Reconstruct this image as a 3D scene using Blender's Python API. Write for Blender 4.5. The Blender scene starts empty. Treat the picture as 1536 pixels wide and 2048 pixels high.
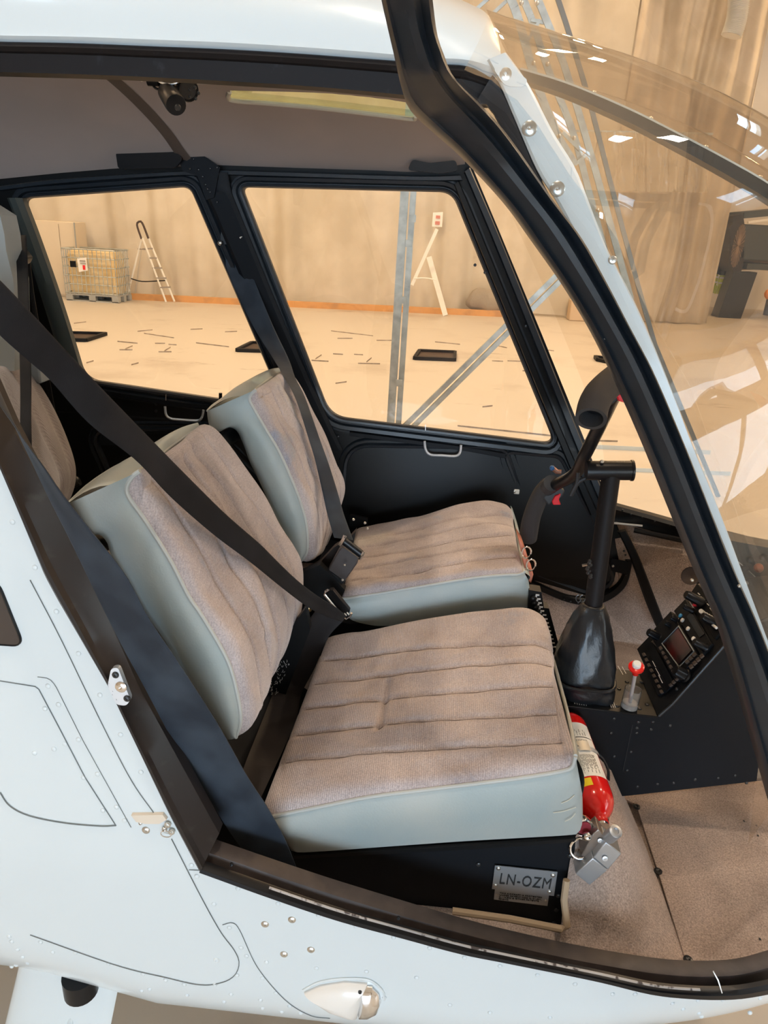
import bpy, bmesh, math, random
from mathutils import Vector, Matrix
from mathutils.geometry import tessellate_polygon
random.seed(7)
D = bpy.data; SC = bpy.context.scene; COL = SC.collection
R = math.radians
EZ = 1.85                       # eye height above the hangar floor
F = 1450.0                      # focal length in pixels of a 1536 x 2048 frame
YAW, PITCH, ROLL = R(-3.151), R(21.783), R(3.091)
# ------------------------------------------------------------------ camera
Fw = Vector((math.sin(YAW)*math.cos(PITCH), math.cos(YAW)*math.cos(PITCH), -math.sin(PITCH)))
R0 = Vector((math.cos(YAW), -math.sin(YAW), 0)); U0 = R0.cross(Fw)
Rt = R0*math.cos(ROLL) + U0*math.sin(ROLL); Up = -R0*math.sin(ROLL) + U0*math.cos(ROLL)
cd = D.cameras.new('camera'); cam = D.objects.new('camera', cd); COL.objects.link(cam)
m = Matrix((Rt, Up, -Fw)).transposed().to_4x4(); m.translation = Vector((0, 0, EZ)); cam.matrix_world = m
cd.sensor_fit = 'VERTICAL'; cd.sensor_height = 36; cd.lens = 36*F/2048; cd.clip_start = .02; cd.clip_end = 200
SC.camera = cam
# ------------------------------------------------------------------ world and light
SC.view_settings.view_transform = 'Standard'; SC.view_settings.look = 'None'
SC.view_settings.exposure = 0.0; SC.view_settings.gamma = 1; SC.view_settings.use_curve_mapping = False
W = D.worlds.new('sky'); SC.world = W; W.use_nodes = True
WN = W.node_tree.nodes; WL = W.node_tree.links
bg = WN['Background']; bg.inputs[1].default_value = 11
tc = WN.new('ShaderNodeTexCoord'); ns = WN.new('ShaderNodeTexNoise'); ns.inputs['Scale'].default_value = 2.2; ns.inputs['Detail'].default_value = 5
rp = WN.new('ShaderNodeValToRGB'); rp.color_ramp.elements[0].color = (.36, .66, 1, 1); rp.color_ramp.elements[1].color = (.88, .95, 1, 1)
rp.color_ramp.elements[0].position = .35; rp.color_ramp.elements[1].position = .6
WL.new(tc.outputs['Generated'], ns.inputs['Vector']); WL.new(ns.outputs['Fac'], rp.inputs['Fac']); WL.new(rp.outputs['Color'], bg.inputs[0])

def area(name, loc, size, rot, power, col):
    l = D.lights.new(name, 'AREA'); l.shape = 'RECTANGLE'; l.size, l.size_y = size; l.energy = power; l.color = col
    o = D.objects.new(name, l); COL.objects.link(o); o.location = loc; o.rotation_euler = rot
    return o
# warm high-bay lamps under the hangar roof (their housings are built with the hangar)
LAMPS = [(x, y) for y in (7.5, 12.5, 17.5) for x in (-9, -3, 3, 9)] + [(-6, 0.5), (0, 0.5), (5.3, 3.2), (8.5, 3.4)]
for x, y in LAMPS:
    area('high_bay_lamp_light', (x, y, 7.85), (.5, .5) if y > 5 else (.2, .2), (0, 0, 0), 270 if y > 5 else 130, (1, .70, .42) if y > 5 else (1, .84, .68))
# the open hangar doors behind the photographer let the sky in (portal: samples the sky, gives off nothing itself)
o = area('hangar_door_portal', (1.2, -9.1, 1.5), (8.2, 3.0), (R(90), 0, 0), 1, (1, 1, 1)); o.data.cycles.is_portal = True

# ------------------------------------------------------------------ helpers
def c(r, g, b):
    f = lambda v: (v/255/12.92) if v/255 <= .04045 else ((v/255+.055)/1.055)**2.4
    return (f(r), f(g), f(b), 1)
def ray(x, y): return Rt*((x-768)/F) - Up*((y-1024)/F) + Fw
def P(x, y, Y):
    """world point seen at pixel x, y in the upright plane (or curved skin) Y"""
    v = ray(x, y)
    if callable(Y):
        # walk along the ray to the first crossing of the skin
        g = lambda q: Y(v.x/v.y*q, v.z/v.y*q)-q
        yy = a = .55; best = (9, .8); hit = False
        while a < 2.4:
            b = a+.02; gb = g(b)
            if abs(gb) < best[0]: best = (abs(gb), b)
            if gb <= 0: hit = True; break
            a = b
        if hit:
            for _ in range(22):
                m_ = (a+b)/2
                if g(m_) > 0: a = m_
                else: b = m_
            yy = (a+b)/2
        else: yy = best[1]
    else: yy = Y
    p = v*(yy/v.y); return Vector((p.x, p.y, p.z+EZ))
def G(x, y, z=0):
    v = ray(x, y); p = v*((z-EZ)/v.z); return Vector((p.x, p.y, z))
def YN(x, z):      # near outer skin, z below the eye
    y = .80 if z < -.95 else .80 + .14*((z+.95)/1.12)**1.2
    sm = min(max((x+.62)/.22, 0), 1)*(1-min(max((x-.15)/.3, 0), 1))
    z0 = -1.12-.055*sm
    if z < z0: y += 2.5*(z-z0)**2
    if x > .25: y += .45*(x-.25)**2
    return y
def YF(x, z):      # far inner side wall
    t = min(max((z+.45)/.57, 0), 1.3)
    y = 2.05 - .15*t
    if x > .35: y -= .5*(x-.35)**2
    return y
def off(Y, d):
    if callable(Y): return lambda x, z, Y=Y, d=d: Y(x, z)+d
    return Y+d
_P = P
def resample(pts, n, smooth=True):
    pts = [Vector(p) for p in pts]
    if smooth and len(pts) > 2:
        out = []
        k = 8; q = [pts[0]*2-pts[1]] + pts + [pts[-1]*2-pts[-2]]
        for i in range(1, len(q)-2):
            for j in range(k):
                t = j/k; a, b, cc, d = q[i-1], q[i], q[i+1], q[i+2]
                out.append(.5*((2*b)+(cc-a)*t+(2*a-5*b+4*cc-d)*t*t+(3*b-a-3*cc+d)*t**3))
        out.append(pts[-1]); pts = out
    L = [0]
    for a, b in zip(pts, pts[1:]): L.append(L[-1]+(b-a).length)
    res = []; i = 0
    for k in range(n):
        s = L[-1]*k/(n-1)
        while i < len(L)-2 and L[i+1] < s: i += 1
        d = L[i+1]-L[i]; t = (s-L[i])/d if d > 1e-9 else 0
        res.append(pts[i].lerp(pts[i+1], min(max(t, 0), 1)))
    return res
def lerpl(v, t):
    if not isinstance(v, (list, tuple)): return v
    s = t*(len(v)-1); i = min(int(s), len(v)-2); return v[i]+(v[i+1]-v[i])*(s-i)
def curve(px, Y, n, smooth=True):
    q = resample(px, n, smooth)
    return [_P(p[0], p[1], Y if callable(Y) else lerpl(Y, k/(n-1))) for k, p in enumerate(q)]
def rpoly(cor, r, seg=6):
    out = []; n = len(cor)
    for i in range(n):
        a, b, d = Vector(cor[i-1]), Vector(cor[i]), Vector(cor[(i+1) % n])
        rr = r[i] if isinstance(r, (list, tuple)) else r
        u = (a-b); w = (d-b); rr = min(rr, u.length*.45, w.length*.45)
        p, q = b+u.normalized()*rr, b+w.normalized()*rr
        for k in range(seg+1):
            t = k/seg; out.append((p*(1-t)**2 + b*2*t*(1-t) + q*t*t))
    return out
def densify(loop, step):
    out = []
    for i, a in enumerate(loop):
        b = loop[(i+1) % len(loop)]; a = Vector(a); b = Vector(b); k = max(1, int((b-a).length/step))
        for j in range(k): out.append(a.lerp(b, j/k))
    return out
def offset_loop(loop, w):
    n = len(loop); out = []
    A = sum(loop[i][0]*loop[(i+1) % n][1]-loop[(i+1) % n][0]*loop[i][1] for i in range(n)); s = 1 if A > 0 else -1
    for i in range(n):
        e = (Vector(loop[(i+1) % n])-Vector(loop[i-1])); e.normalize()
        out.append(Vector(loop[i]) + Vector((e[1], -e[0]))*w*s)
    return out

class MB:
    def __init__(s): s.v = []; s.f = []
    def add(s, vs, fs):
        o = len(s.v); s.v += [Vector(p) for p in vs]; s.f += [tuple(i+o for i in f) for f in fs]; return s
    def grid(s, rows, cu=False, cv=False):
        n = len(rows); k = len(rows[0]); vs = [p for r in rows for p in r]; fs = []
        for i in range(n if cu else n-1):
            for j in range(k if cv else k-1):
                a = i*k+j; b = i*k+(j+1) % k; d = ((i+1) % n)*k+(j+1) % k; e = ((i+1) % n)*k+j
                fs.append((a, b, d, e))
        return s.add(vs, fs)
    def box(s, ctr, size, rot=None):
        M = rot or Matrix.Identity(3); ctr = Vector(ctr)
        vs = [ctr + M @ Vector((x*size[0]/2, y*size[1]/2, z*size[2]/2)) for x in (-1, 1) for y in (-1, 1) for z in (-1, 1)]
        return s.add(vs, [(0, 1, 3, 2), (4, 6, 7, 5), (0, 4, 5, 1), (2, 3, 7, 6), (0, 2, 6, 4), (1, 5, 7, 3)])
    def bar(s, a, b, w, h, up=(0, 0, 1)):
        a = Vector(a); b = Vector(b); z = (b-a); L = z.length; z.normalize(); u = Vector(up)
        if abs(z.dot(u)) > .95: u = Vector((1, 0, 0))
        x = u.cross(z).normalized(); y = z.cross(x)
        return s.box((a+b)/2, (w, h, L), Matrix((x, y, z)).transposed())
    def tube(s, pts, r, n=10, caps=True, closed=False):
        pts = [Vector(p) for p in pts]; m = len(pts); rows = []; ref = None
        for i, p in enumerate(pts):
            if closed: t = pts[(i+1) % m]-pts[i-1]
            else: t = pts[min(i+1, m-1)]-pts[max(i-1, 0)]
            t.normalize()
            if ref is None: ref = t.orthogonal().normalized()
            ref = (ref-t*ref.dot(t)); ref = ref.normalized() if ref.length > 1e-6 else t.orthogonal().normalized()
            b = t.cross(ref); rr = lerpl(r, i/max(1, m-1))
            rows.append([p+(ref*math.cos(2*math.pi*k/n)+b*math.sin(2*math.pi*k/n))*rr for k in range(n)])
        s.grid(rows, cu=closed, cv=True)
        if caps and not closed:
            o = len(s.v)-m*n; s.f += [tuple(o+k for k in range(n))[::-1], tuple(o+(m-1)*n+k for k in range(n))]
        return s
    def rev(s, p, axis, prof, n=20, cap=True):
        p = Vector(p); t = Vector(axis).normalized(); a = t.orthogonal().normalized(); b = t.cross(a)
        rows = [[p+t*h+(a*math.cos(2*math.pi*k/n)+b*math.sin(2*math.pi*k/n))*max(r, 1e-5) for k in range(n)] for h, r in prof]
        s.grid(rows, cv=True)
        if cap:
            o = len(s.v)-len(rows)*n; s.f += [tuple(o+k for k in range(n))[::-1], tuple(o+(len(rows)-1)*n+k for k in range(n))]
        return s
    def sph(s, ctr, r, n=12, m=8, sc=(1, 1, 1), rot=None):
        M = rot or Matrix.Identity(3); ctr = Vector(ctr)
        rows = [[ctr+M @ Vector((r*sc[0]*math.sin(math.pi*i/m)*math.cos(2*math.pi*k/n), r*sc[1]*math.sin(math.pi*i/m)*math.sin(2*math.pi*k/n), r*sc[2]*math.cos(math.pi*i/m))) for k in range(n)] for i in range(m+1)]
        rows = [[p + Vector((1e-6*k, 0, 0)) for k, p in enumerate(r_)] if i in (0, m) else r_ for i, r_ in enumerate(rows)]
        return s.grid(rows, cv=True)
    def prism(s, loop, vec, holes=()):
        loops = [list(map(Vector, loop))]+[list(map(Vector, h)) for h in holes]; vec = Vector(vec)
        flat = [p for l in loops for p in l]; tris = tessellate_polygon(loops); n = len(flat)
        # orient
        fs = [tuple(t) for t in tris]+[tuple(i+n for i in t[::-1]) for t in tris]
        o = 0
        for l in loops:
            k = len(l)
            for i in range(k): fs.append((o+i, o+(i+1) % k, n+o+(i+1) % k, n+o+i))
            o += k
        return s.add(flat+[p+vec for p in flat], fs)
    def sheet(s, front, back, fh=(), bh=()):
        """closed slab between matching front and back loops"""
        L1 = [list(map(Vector, front))]+[list(map(Vector, h)) for h in fh]
        L2 = [list(map(Vector, back))]+[list(map(Vector, h)) for h in bh]
        a = [p for l in L1 for p in l]; b = [p for l in L2 for p in l]; n = len(a)
        flat2 = [[Vector((p.x, p.z, 0)) for p in l] for l in L1]
        tris = tessellate_polygon(flat2); fs = [tuple(t) for t in tris]+[tuple(i+n for i in t[::-1]) for t in tris]; o = 0
        for l in L1:
            k = len(l)
            for i in range(k): fs.append((o+i, o+(i+1) % k, n+o+(i+1) % k, n+o+i))
            o += k
        return s.add(a+b, fs)
def skin(mb, loop, Y, th, holes=(), step=25):
    """panel cut along pixel outline `loop`, lying on surface Y, thickness th behind it"""
    lp = densify(loop, step); hs = [densify(h, step) for h in holes]
    fr = [_P(p[0], p[1], Y) for p in lp]; fh = [[_P(p[0], p[1], Y) for p in h] for h in hs]
    d = Vector((0, th, 0))
    return mb.sheet(fr, [p+d for p in fr], fh, [[p+d for p in h] for h in fh])
def strip(mb, L, Rr, Y, prof, n=60, smooth=True, back=.012, YR=None, closed=True):
    """band between two pixel edges; prof = (position across, height towards the viewer)"""
    a = resample(L, n, smooth); b = resample(Rr, n, smooth); rows = []
    YR = Y if YR is None else YR
    for k in range(n):
        t = k/(n-1); row = []
        ya = Y if callable(Y) else lerpl(Y, t); yb = YR if callable(YR) else lerpl(YR, t)
        for s_, d in prof:
            p = a[k].lerp(b[k], s_)
            if callable(ya): row.append(_P(p[0], p[1], ya)-Vector((0, d, 0)))
            else: row.append(_P(p[0], p[1], ya+(yb-ya)*s_)-Vector((0, d, 0)))
        if back:
            row += [row[-1]+Vector((0, back, 0)), row[0]+Vector((0, back, 0))]
        rows.append(row)
    mb.grid(rows, cv=bool(back))
    if back and closed:
        k = len(rows[0]); o = len(mb.v)-n*k
        mb.f += [tuple(range(o, o+k))[::-1], tuple(range(o+(n-1)*k, o+n*k))]
    return mb
def ring(mb, loop, Y, prof, back=.02):
    """moulded frame around a pixel loop: prof = (pixels outwards, height towards the viewer)"""
    rows = []
    for w, d in prof:
        rows.append([_P(p[0], p[1], Y)-Vector((0, d, 0)) for p in offset_loop(loop, w)])
    rows.append([p+Vector((0, back, 0)) for p in rows[-1]]); rows.append([p+Vector((0, back, 0)) for p in rows[0]])
    return mb.grid(rows, cu=True, cv=True)

# ------------------------------------------------------------------ materials
MC = {}
def mat(name, col, rough=.5, metal=0, bump=None, var=None, coat=0, spec=.5, alpha=None, emit=None, sheen=0, trans=0, ior=1.45):
    """bump=(scale, strength, dist); var=(scale, colour2, lo, hi, detail)"""
    if name in MC: return MC[name]
    m = D.materials.new(name); m.use_nodes = True; N = m.node_tree.nodes; L = m.node_tree.links; b = N['Principled BSDF']
    b.inputs['Base Color'].default_value = col; b.inputs['Roughness'].default_value = rough; b.inputs['Metallic'].default_value = metal
    b.inputs['Coat Weight'].default_value = coat; b.inputs['Coat Roughness'].default_value = .08; b.inputs['Specular IOR Level'].default_value = spec
    b.inputs['Transmission Weight'].default_value = trans; b.inputs['IOR'].default_value = ior
    if sheen: b.inputs['Sheen Weight'].default_value = sheen; b.inputs['Sheen Roughness'].default_value = .4
    if emit: b.inputs['Emission Color'].default_value = emit[0]; b.inputs['Emission Strength'].default_value = emit[1]
    t = N.new('ShaderNodeTexCoord')
    if var:
        n = N.new('ShaderNodeTexNoise'); n.inputs['Scale'].default_value = var[0]; n.inputs['Detail'].default_value = var[4] if len(var) > 4 else 4
        r = N.new('ShaderNodeValToRGB'); r.color_ramp.elements[0].position = var[2]; r.color_ramp.elements[1].position = var[3]
        r.color_ramp.elements[0].color = col; r.color_ramp.elements[1].color = var[1]
        L.new(t.outputs['Object'], n.inputs['Vector']); L.new(n.outputs['Fac'], r.inputs['Fac']); L.new(r.outputs['Color'], b.inputs['Base Color'])
    if bump:
        n = N.new('ShaderNodeTexNoise'); n.inputs['Scale'].default_value = bump[0]; n.inputs['Detail'].default_value = 4
        u = N.new('ShaderNodeBump'); u.inputs['Strength'].default_value = bump[1]; u.inputs['Distance'].default_value = bump[2]
        L.new(t.outputs['Object'], n.inputs['Vector']); L.new(n.outputs['Fac'], u.inputs['Height']); L.new(u.outputs['Normal'], b.inputs['Normal'])
    MC[name] = m; return m
def glassmat(name, tint, rough=0, ior=1.45, haze=0, hazecol=(1, 1, 1, 1)):
    m = D.materials.new(name); m.use_nodes = True; N = m.node_tree.nodes; L = m.node_tree.links; N.clear()
    o = N.new('ShaderNodeOutputMaterial'); t = N.new('ShaderNodeBsdfTransparent'); t.inputs[0].default_value = tint
    g = N.new('ShaderNodeBsdfGlossy'); g.inputs['Roughness'].default_value = rough; g.inputs[0].default_value = (1, 1, 1, 1)
    fr = N.new('ShaderNodeFresnel'); mx = N.new('ShaderNodeMixShader')
    ge = N.new('ShaderNodeNewGeometry'); mr = N.new('ShaderNodeMapRange'); mr.inputs['To Min'].default_value = ior; mr.inputs['To Max'].default_value = 1/ior
    L.new(ge.outputs['Backfacing'], mr.inputs['Value']); L.new(mr.outputs[0], fr.inputs[0])   # a thin sheet mirrors alike from both sides
    L.new(fr.outputs[0], mx.inputs[0])
    if haze:
        df = N.new('ShaderNodeBsdfDiffuse'); df.inputs[0].default_value = hazecol; m2 = N.new('ShaderNodeMixShader'); m2.inputs[0].default_value = haze
        L.new(t.outputs[0], m2.inputs[1]); L.new(df.outputs[0], m2.inputs[2]); L.new(m2.outputs[0], mx.inputs[1])
    else: L.new(t.outputs[0], mx.inputs[1])
    L.new(g.outputs[0], mx.inputs[2]); L.new(mx.outputs[0], o.inputs[0]); MC[name] = m; return m
M_white = mat('white_gloss_paint', (.68, .735, .745, 1), .28, coat=.5, bump=(9, .05, .004))
M_black = mat('satin_black_paint', (.006, .0065, .007, 1), .38, spec=.3, bump=(160, .12, .0006))
M_blackm = mat('matt_black_panel', (.006, .0075, .010, 1), .55, spec=.22, bump=(220, .2, .0006))
M_door = mat('black_door_moulding', (.012, .016, .021, 1), .36, spec=.55, bump=(60, .06, .001), var=(30, (.016, .021, .027, 1), .4, .7))
M_rail = mat('worn_black_rail', (.011, .009, .009, 1), .55, spec=.22, var=(45, (.035, .035, .038, 1), .66, .8), bump=(140, .2, .0008))
M_sill = mat('brown_black_sill', (.042, .032, .029, 1), .5, var=(35, (.065, .05, .045, 1), .4, .75), bump=(140, .25, .0008))
M_seal = mat('black_rubber_seal', (.006, .0065, .008, 1), .33, spec=.35)
M_worn = mat('bare_worn_metal', (.40, .385, .375, 1), .5, var=(70, (.06, .05, .05, 1), .54, .62))
M_alu = mat('brushed_aluminium', (.74, .76, .78, 1), .42, .7, bump=(120, .08, .0005))
M_galv = mat('galvanised_steel', (.50, .54, .53, 1), .5, .6, var=(14, (.34, .37, .37, 1), .4, .7))
M_chrome = mat('polished_chrome', (.85, .85, .85, 1), .12, 1)
M_screw = mat('steel_screw', (.62, .60, .55, 1), .3, .9)
M_dscrew = mat('black_screw', (.05, .05, .05, 1), .3, .5)
M_gold = mat('brass_bolt', (.55, .4, .2, 1), .3, 1)
M_red = mat('red_paint', (.72, .008, .006, 1), .18, coat=.6)
M_redp = mat('red_plastic', (.75, .02, .03, 1), .35)
M_foam = mat('charcoal_foam', (.045, .041, .039, 1), .9, bump=(700, .5, .0006))
M_boot = mat('black_leather_boot', (.010, .012, .015, 1), .34, bump=(260, .35, .0010), coat=.15)
M_head = mat('taupe_headliner', (.36, .30, .275, 1), .95, bump=(900, .3, .0005), var=(3, (.33, .28, .26, 1), .4, .6))
M_bowm = mat('dark_taupe_trim', (.085, .062, .05, 1), .8)
M_lens = mat('clear_lens', (.9, .9, .9, 1), .05, trans=.85)
M_label = mat('white_label', (.85, .84, .80, 1), .5)
M_ink = mat('black_print', (.02, .02, .02, 1), .6)
M_wink = mat('white_print', (.75, .75, .75, 1), .6)
M_yellow = mat('yellow_label', (.9, .68, .02, 1), .5)
M_screen = mat('red_reflection_display', (.02, .006, .006, 1), .12, coat=1, var=(14, (.10, .006, .006, 1), .45, .62))  # red blotches in the colour stand in for a reflection
M_grey = mat('grey_plastic', (.30, .33, .34, 1), .55)
M_white2 = mat('white_plastic', (.8, .8, .76, 1), .4)
G_win = glassmat('side_window_glass', (.985, .985, .975, 1))
G_ws = glassmat('tinted_windshield', (.80, .74, .66, 1), ior=1.42, haze=.035, hazecol=(.8, .72, .62, 1))
G_wsf = glassmat('far_windshield_glass', (.93, .91, .87, 1), ior=1.2)
G_sky = glassmat('green_tinted_roof_window', (.47, .54, .34, 1))

def fabric(name, a, b2, stain):
    m = D.materials.new(name); m.use_nodes = True; N = m.node_tree.nodes; L = m.node_tree.links; b = N['Principled BSDF']
    b.inputs['Roughness'].default_value = .95; b.inputs['Sheen Weight'].default_value = .35; b.inputs['Sheen Roughness'].default_value = .45; b.inputs['Specular IOR Level'].default_value = .15
    t = N.new('ShaderNodeTexCoord'); n = N.new('ShaderNodeTexNoise'); n.inputs['Scale'].default_value = 7; n.inputs['Detail'].default_value = 5; n.inputs['Roughness'].default_value = .6
    r = N.new('ShaderNodeValToRGB'); r.color_ramp.elements[0].color = a; r.color_ramp.elements[1].color = b2
    r.color_ramp.elements[0].position = .38; r.color_ramp.elements[1].position = .62; e = r.color_ramp.elements.new(.30); e.color = stain
    n2 = N.new('ShaderNodeTexNoise'); n2.inputs['Scale'].default_value = 420; n2.inputs['Detail'].default_value = 3
    mx = N.new('ShaderNodeMix'); mx.data_type = 'RGBA'; mx.blend_type = 'OVERLAY'; mx.inputs[0].default_value = .55
    L.new(t.outputs['Object'], n.inputs['Vector']); L.new(t.outputs['Object'], n2.inputs['Vector']); L.new(n.outputs['Fac'], r.inputs['Fac'])
    L.new(r.outputs['Color'], mx.inputs[6]); L.new(n2.outputs['Fac'], mx.inputs[7]); L.new(mx.outputs[2], b.inputs['Base Color'])
    w = N.new('ShaderNodeTexWave'); w.wave_type = 'BANDS'; w.bands_direction = 'X'; w.inputs['Scale'].default_value = 90; w.inputs['Distortion'].default_value = 1.2
    L.new(t.outputs['Object'], w.inputs['Vector'])
    ad = N.new('ShaderNodeMath'); ad.operation = 'ADD'; L.new(w.outputs['Fac'], ad.inputs[0]); L.new(n2.outputs['Fac'], ad.inputs[1])
    u = N.new('ShaderNodeBump'); u.inputs['Strength'].default_value = .45; u.inputs['Distance'].default_value = .0009
    L.new(ad.outputs[0], u.inputs['Height']); L.new(u.outputs['Normal'], b.inputs['Normal']); MC[name] = m; return m
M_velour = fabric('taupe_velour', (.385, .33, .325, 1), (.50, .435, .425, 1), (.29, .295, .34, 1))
M_velour2 = fabric('shaded_taupe_velour', (.22, .195, .20, 1), (.29, .255, .26, 1), (.18, .17, .18, 1))  # darker copy of the velour: rear cabin shade put into its colour
M_leather = mat('grey_green_leather', (.33, .385, .38, 1), .46, var=(6, (.41, .43, .40, 1), .4, .7, 6), bump=(300, .25, .0008))
M_piping = mat('grey_piping', (.46, .47, .44, 1), .5)
M_orange = mat('orange_suede', (.62, .22, .14, 1), .8)
def carpetmat():
    m = D.materials.new('tan_carpet'); m.use_nodes = True; N = m.node_tree.nodes; L = m.node_tree.links; b = N['Principled BSDF']
    b.inputs['Roughness'].default_value = 1; b.inputs['Specular IOR Level'].default_value = .05; b.inputs['Sheen Weight'].default_value = .2
    t = N.new('ShaderNodeTexCoord'); n = N.new('ShaderNodeTexNoise'); n.inputs['Scale'].default_value = 5; n.inputs['Detail'].default_value = 6
    r = N.new('ShaderNodeValToRGB'); r.color_ramp.elements[0].color = (.33, .25, .205, 1); r.color_ramp.elements[1].color = (.50, .39, .325, 1)
    r.color_ramp.elements[0].position = .35; r.color_ramp.elements[1].position = .62
    n2 = N.new('ShaderNodeTexNoise'); n2.inputs['Scale'].default_value = 330; n2.inputs['Detail'].default_value = 4
    mx = N.new('ShaderNodeMix'); mx.data_type = 'RGBA'; mx.blend_type = 'OVERLAY'; mx.inputs[0].default_value = .8
    L.new(t.outputs['Object'], n.inputs['Vector']); L.new(t.outputs['Object'], n2.inputs['Vector']); L.new(n.outputs['Fac'], r.inputs['Fac'])
    L.new(r.outputs['Color'], mx.inputs[6]); L.new(n2.outputs['Fac'], mx.inputs[7]); L.new(mx.outputs[2], b.inputs['Base Color'])
    u = N.new('ShaderNodeBump'); u.inputs['Strength'].default_value = .7; u.inputs['Distance'].default_value = .003
    L.new(n2.outputs['Fac'], u.inputs['Height']); L.new(u.outputs['Normal'], b.inputs['Normal']); return m
M_carpet = carpetmat()
def beltmat(name, col, col2):
    m = D.materials.new(name); m.use_nodes = True; N = m.node_tree.nodes; L = m.node_tree.links; b = N['Principled BSDF']
    b.inputs['Roughness'].default_value = .6; b.inputs['Sheen Weight'].default_value = .04; b.inputs['Specular IOR Level'].default_value = .2
    t = N.new('ShaderNodeTexCoord'); w = N.new('ShaderNodeTexNoise'); w.inputs['Scale'].default_value = 900
    n = N.new('ShaderNodeTexNoise'); n.inputs['Scale'].default_value = 14; r = N.new('ShaderNodeValToRGB')
    r.color_ramp.elements[0].color = col; r.color_ramp.elements[1].color = col2; r.color_ramp.elements[0].position = .4; r.color_ramp.elements[1].position = .75
    L.new(t.outputs['Object'], w.inputs['Vector']); L.new(t.outputs['Object'], n.inputs['Vector']); L.new(n.outputs['Fac'], r.inputs['Fac']); L.new(r.outputs['Color'], b.inputs['Base Color'])
    u = N.new('ShaderNodeBump'); u.inputs['Strength'].default_value = .5; u.inputs['Distance'].default_value = .0005
    L.new(w.outputs['Fac'], u.inputs['Height']); L.new(u.outputs['Normal'], b.inputs['Normal']); return m
M_belt = beltmat('black_webbing', (.006, .006, .007, 1), (.012, .012, .014, 1))
M_beltb = beltmat('blue_black_webbing', (.020, .027, .038, 1), (.042, .055, .072, 1))
M_beltd = beltmat('brown_black_webbing', (.020, .017, .017, 1), (.030, .025, .024, 1))

# ------------------------------------------------------------------ object helpers
def thing(name, label, cat, loc, group=None):
    o = D.objects.new(name, None); COL.objects.link(o); o.location = loc; o.empty_display_size = .05
    o['label'] = label; o['category'] = cat
    if group: o['group'] = group
    return o
def wloc(o):
    p = Vector((0, 0, 0))
    while o: p += o.location; o = o.parent
    return p
def obj(name, mb, mt, parent=None, sharp=35, label=None, kind=None, bevel=0):
    me = D.meshes.new(name); base = wloc(parent) if parent else Vector((0, 0, 0))
    if parent is None and mb.v:
        xs = [p.x for p in mb.v]; ys = [p.y for p in mb.v]; zs = [p.z for p in mb.v]
        ctr = Vector(((min(xs)+max(xs))/2, (min(ys)+max(ys))/2, min(zs)))
    else: ctr = base
    me.from_pydata([tuple(p-ctr) for p in mb.v], [], mb.f)
    bm = bmesh.new(); bm.from_mesh(me); bmesh.ops.remove_doubles(bm, verts=bm.verts, dist=1e-6)
    bmesh.ops.recalc_face_normals(bm, faces=bm.faces); bm.to_mesh(me); bm.free()
    me.materials.append(mt); me.shade_smooth(); me.set_sharp_from_angle(angle=R(sharp))
    o = D.objects.new(name, me); COL.objects.link(o); o.parent = parent
    if parent is None: o.location = ctr
    if bevel:
        b = o.modifiers.new('bevel', 'BEVEL'); b.width = bevel; b.segments = 2; b.limit_method = 'ANGLE'; b.angle_limit = R(40)
    if label: o['label'] = label
    if kind: o['kind'] = kind
    return o
def tag(o, label, cat, group=None):
    o['label'] = label; o['category'] = cat
    if group: o['group'] = group
    return o
def cp(o, loc, parent, rot=None):
    d = o.copy(); COL.objects.link(d); d.parent = parent; d.location = Vector(loc)-wloc(parent)
    if rot is not None: d.rotation_euler = rot
    return d
def text(name, body, p, xdir, ydir, size, mt, parent, spacing=1, fit=None, line=1, extr=.0004, align='LEFT', label=None):
    cu = D.curves.new(name, 'FONT'); cu.body = body; cu.size = size; cu.space_character = spacing; cu.space_line = line; cu.extrude = extr; cu.align_x = align
    cu.resolution_u = 3
    t = D.objects.new(name, cu); COL.objects.link(t); dg = bpy.context.evaluated_depsgraph_get(); me = D.meshes.new_from_object(t.evaluated_get(dg))
    D.objects.remove(t); me.name = name; me.materials.clear(); me.materials.append(mt)
    if fit: me.transform(Matrix.Diagonal((fit/max(v.co.x for v in me.vertices), 1, 1, 1)))
    x = Vector(xdir).normalized(); z = x.cross(Vector(ydir)).normalized(); y = z.cross(x)
    M = Matrix((x, y, z)).transposed().to_4x4(); M.translation = Vector(p)-(wloc(parent) if parent else Vector((0, 0, 0))); me.transform(M)
    o = D.objects.new(name, me); COL.objects.link(o); o.parent = parent
    if label: o['label'] = label
    return o
def pxframe(x0, y0, x1, y1, Y):
    """local x direction on an upright plane from pixel 0 to pixel 1"""
    return (P(x1, y1, Y)-P(x0, y0, Y))

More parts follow.
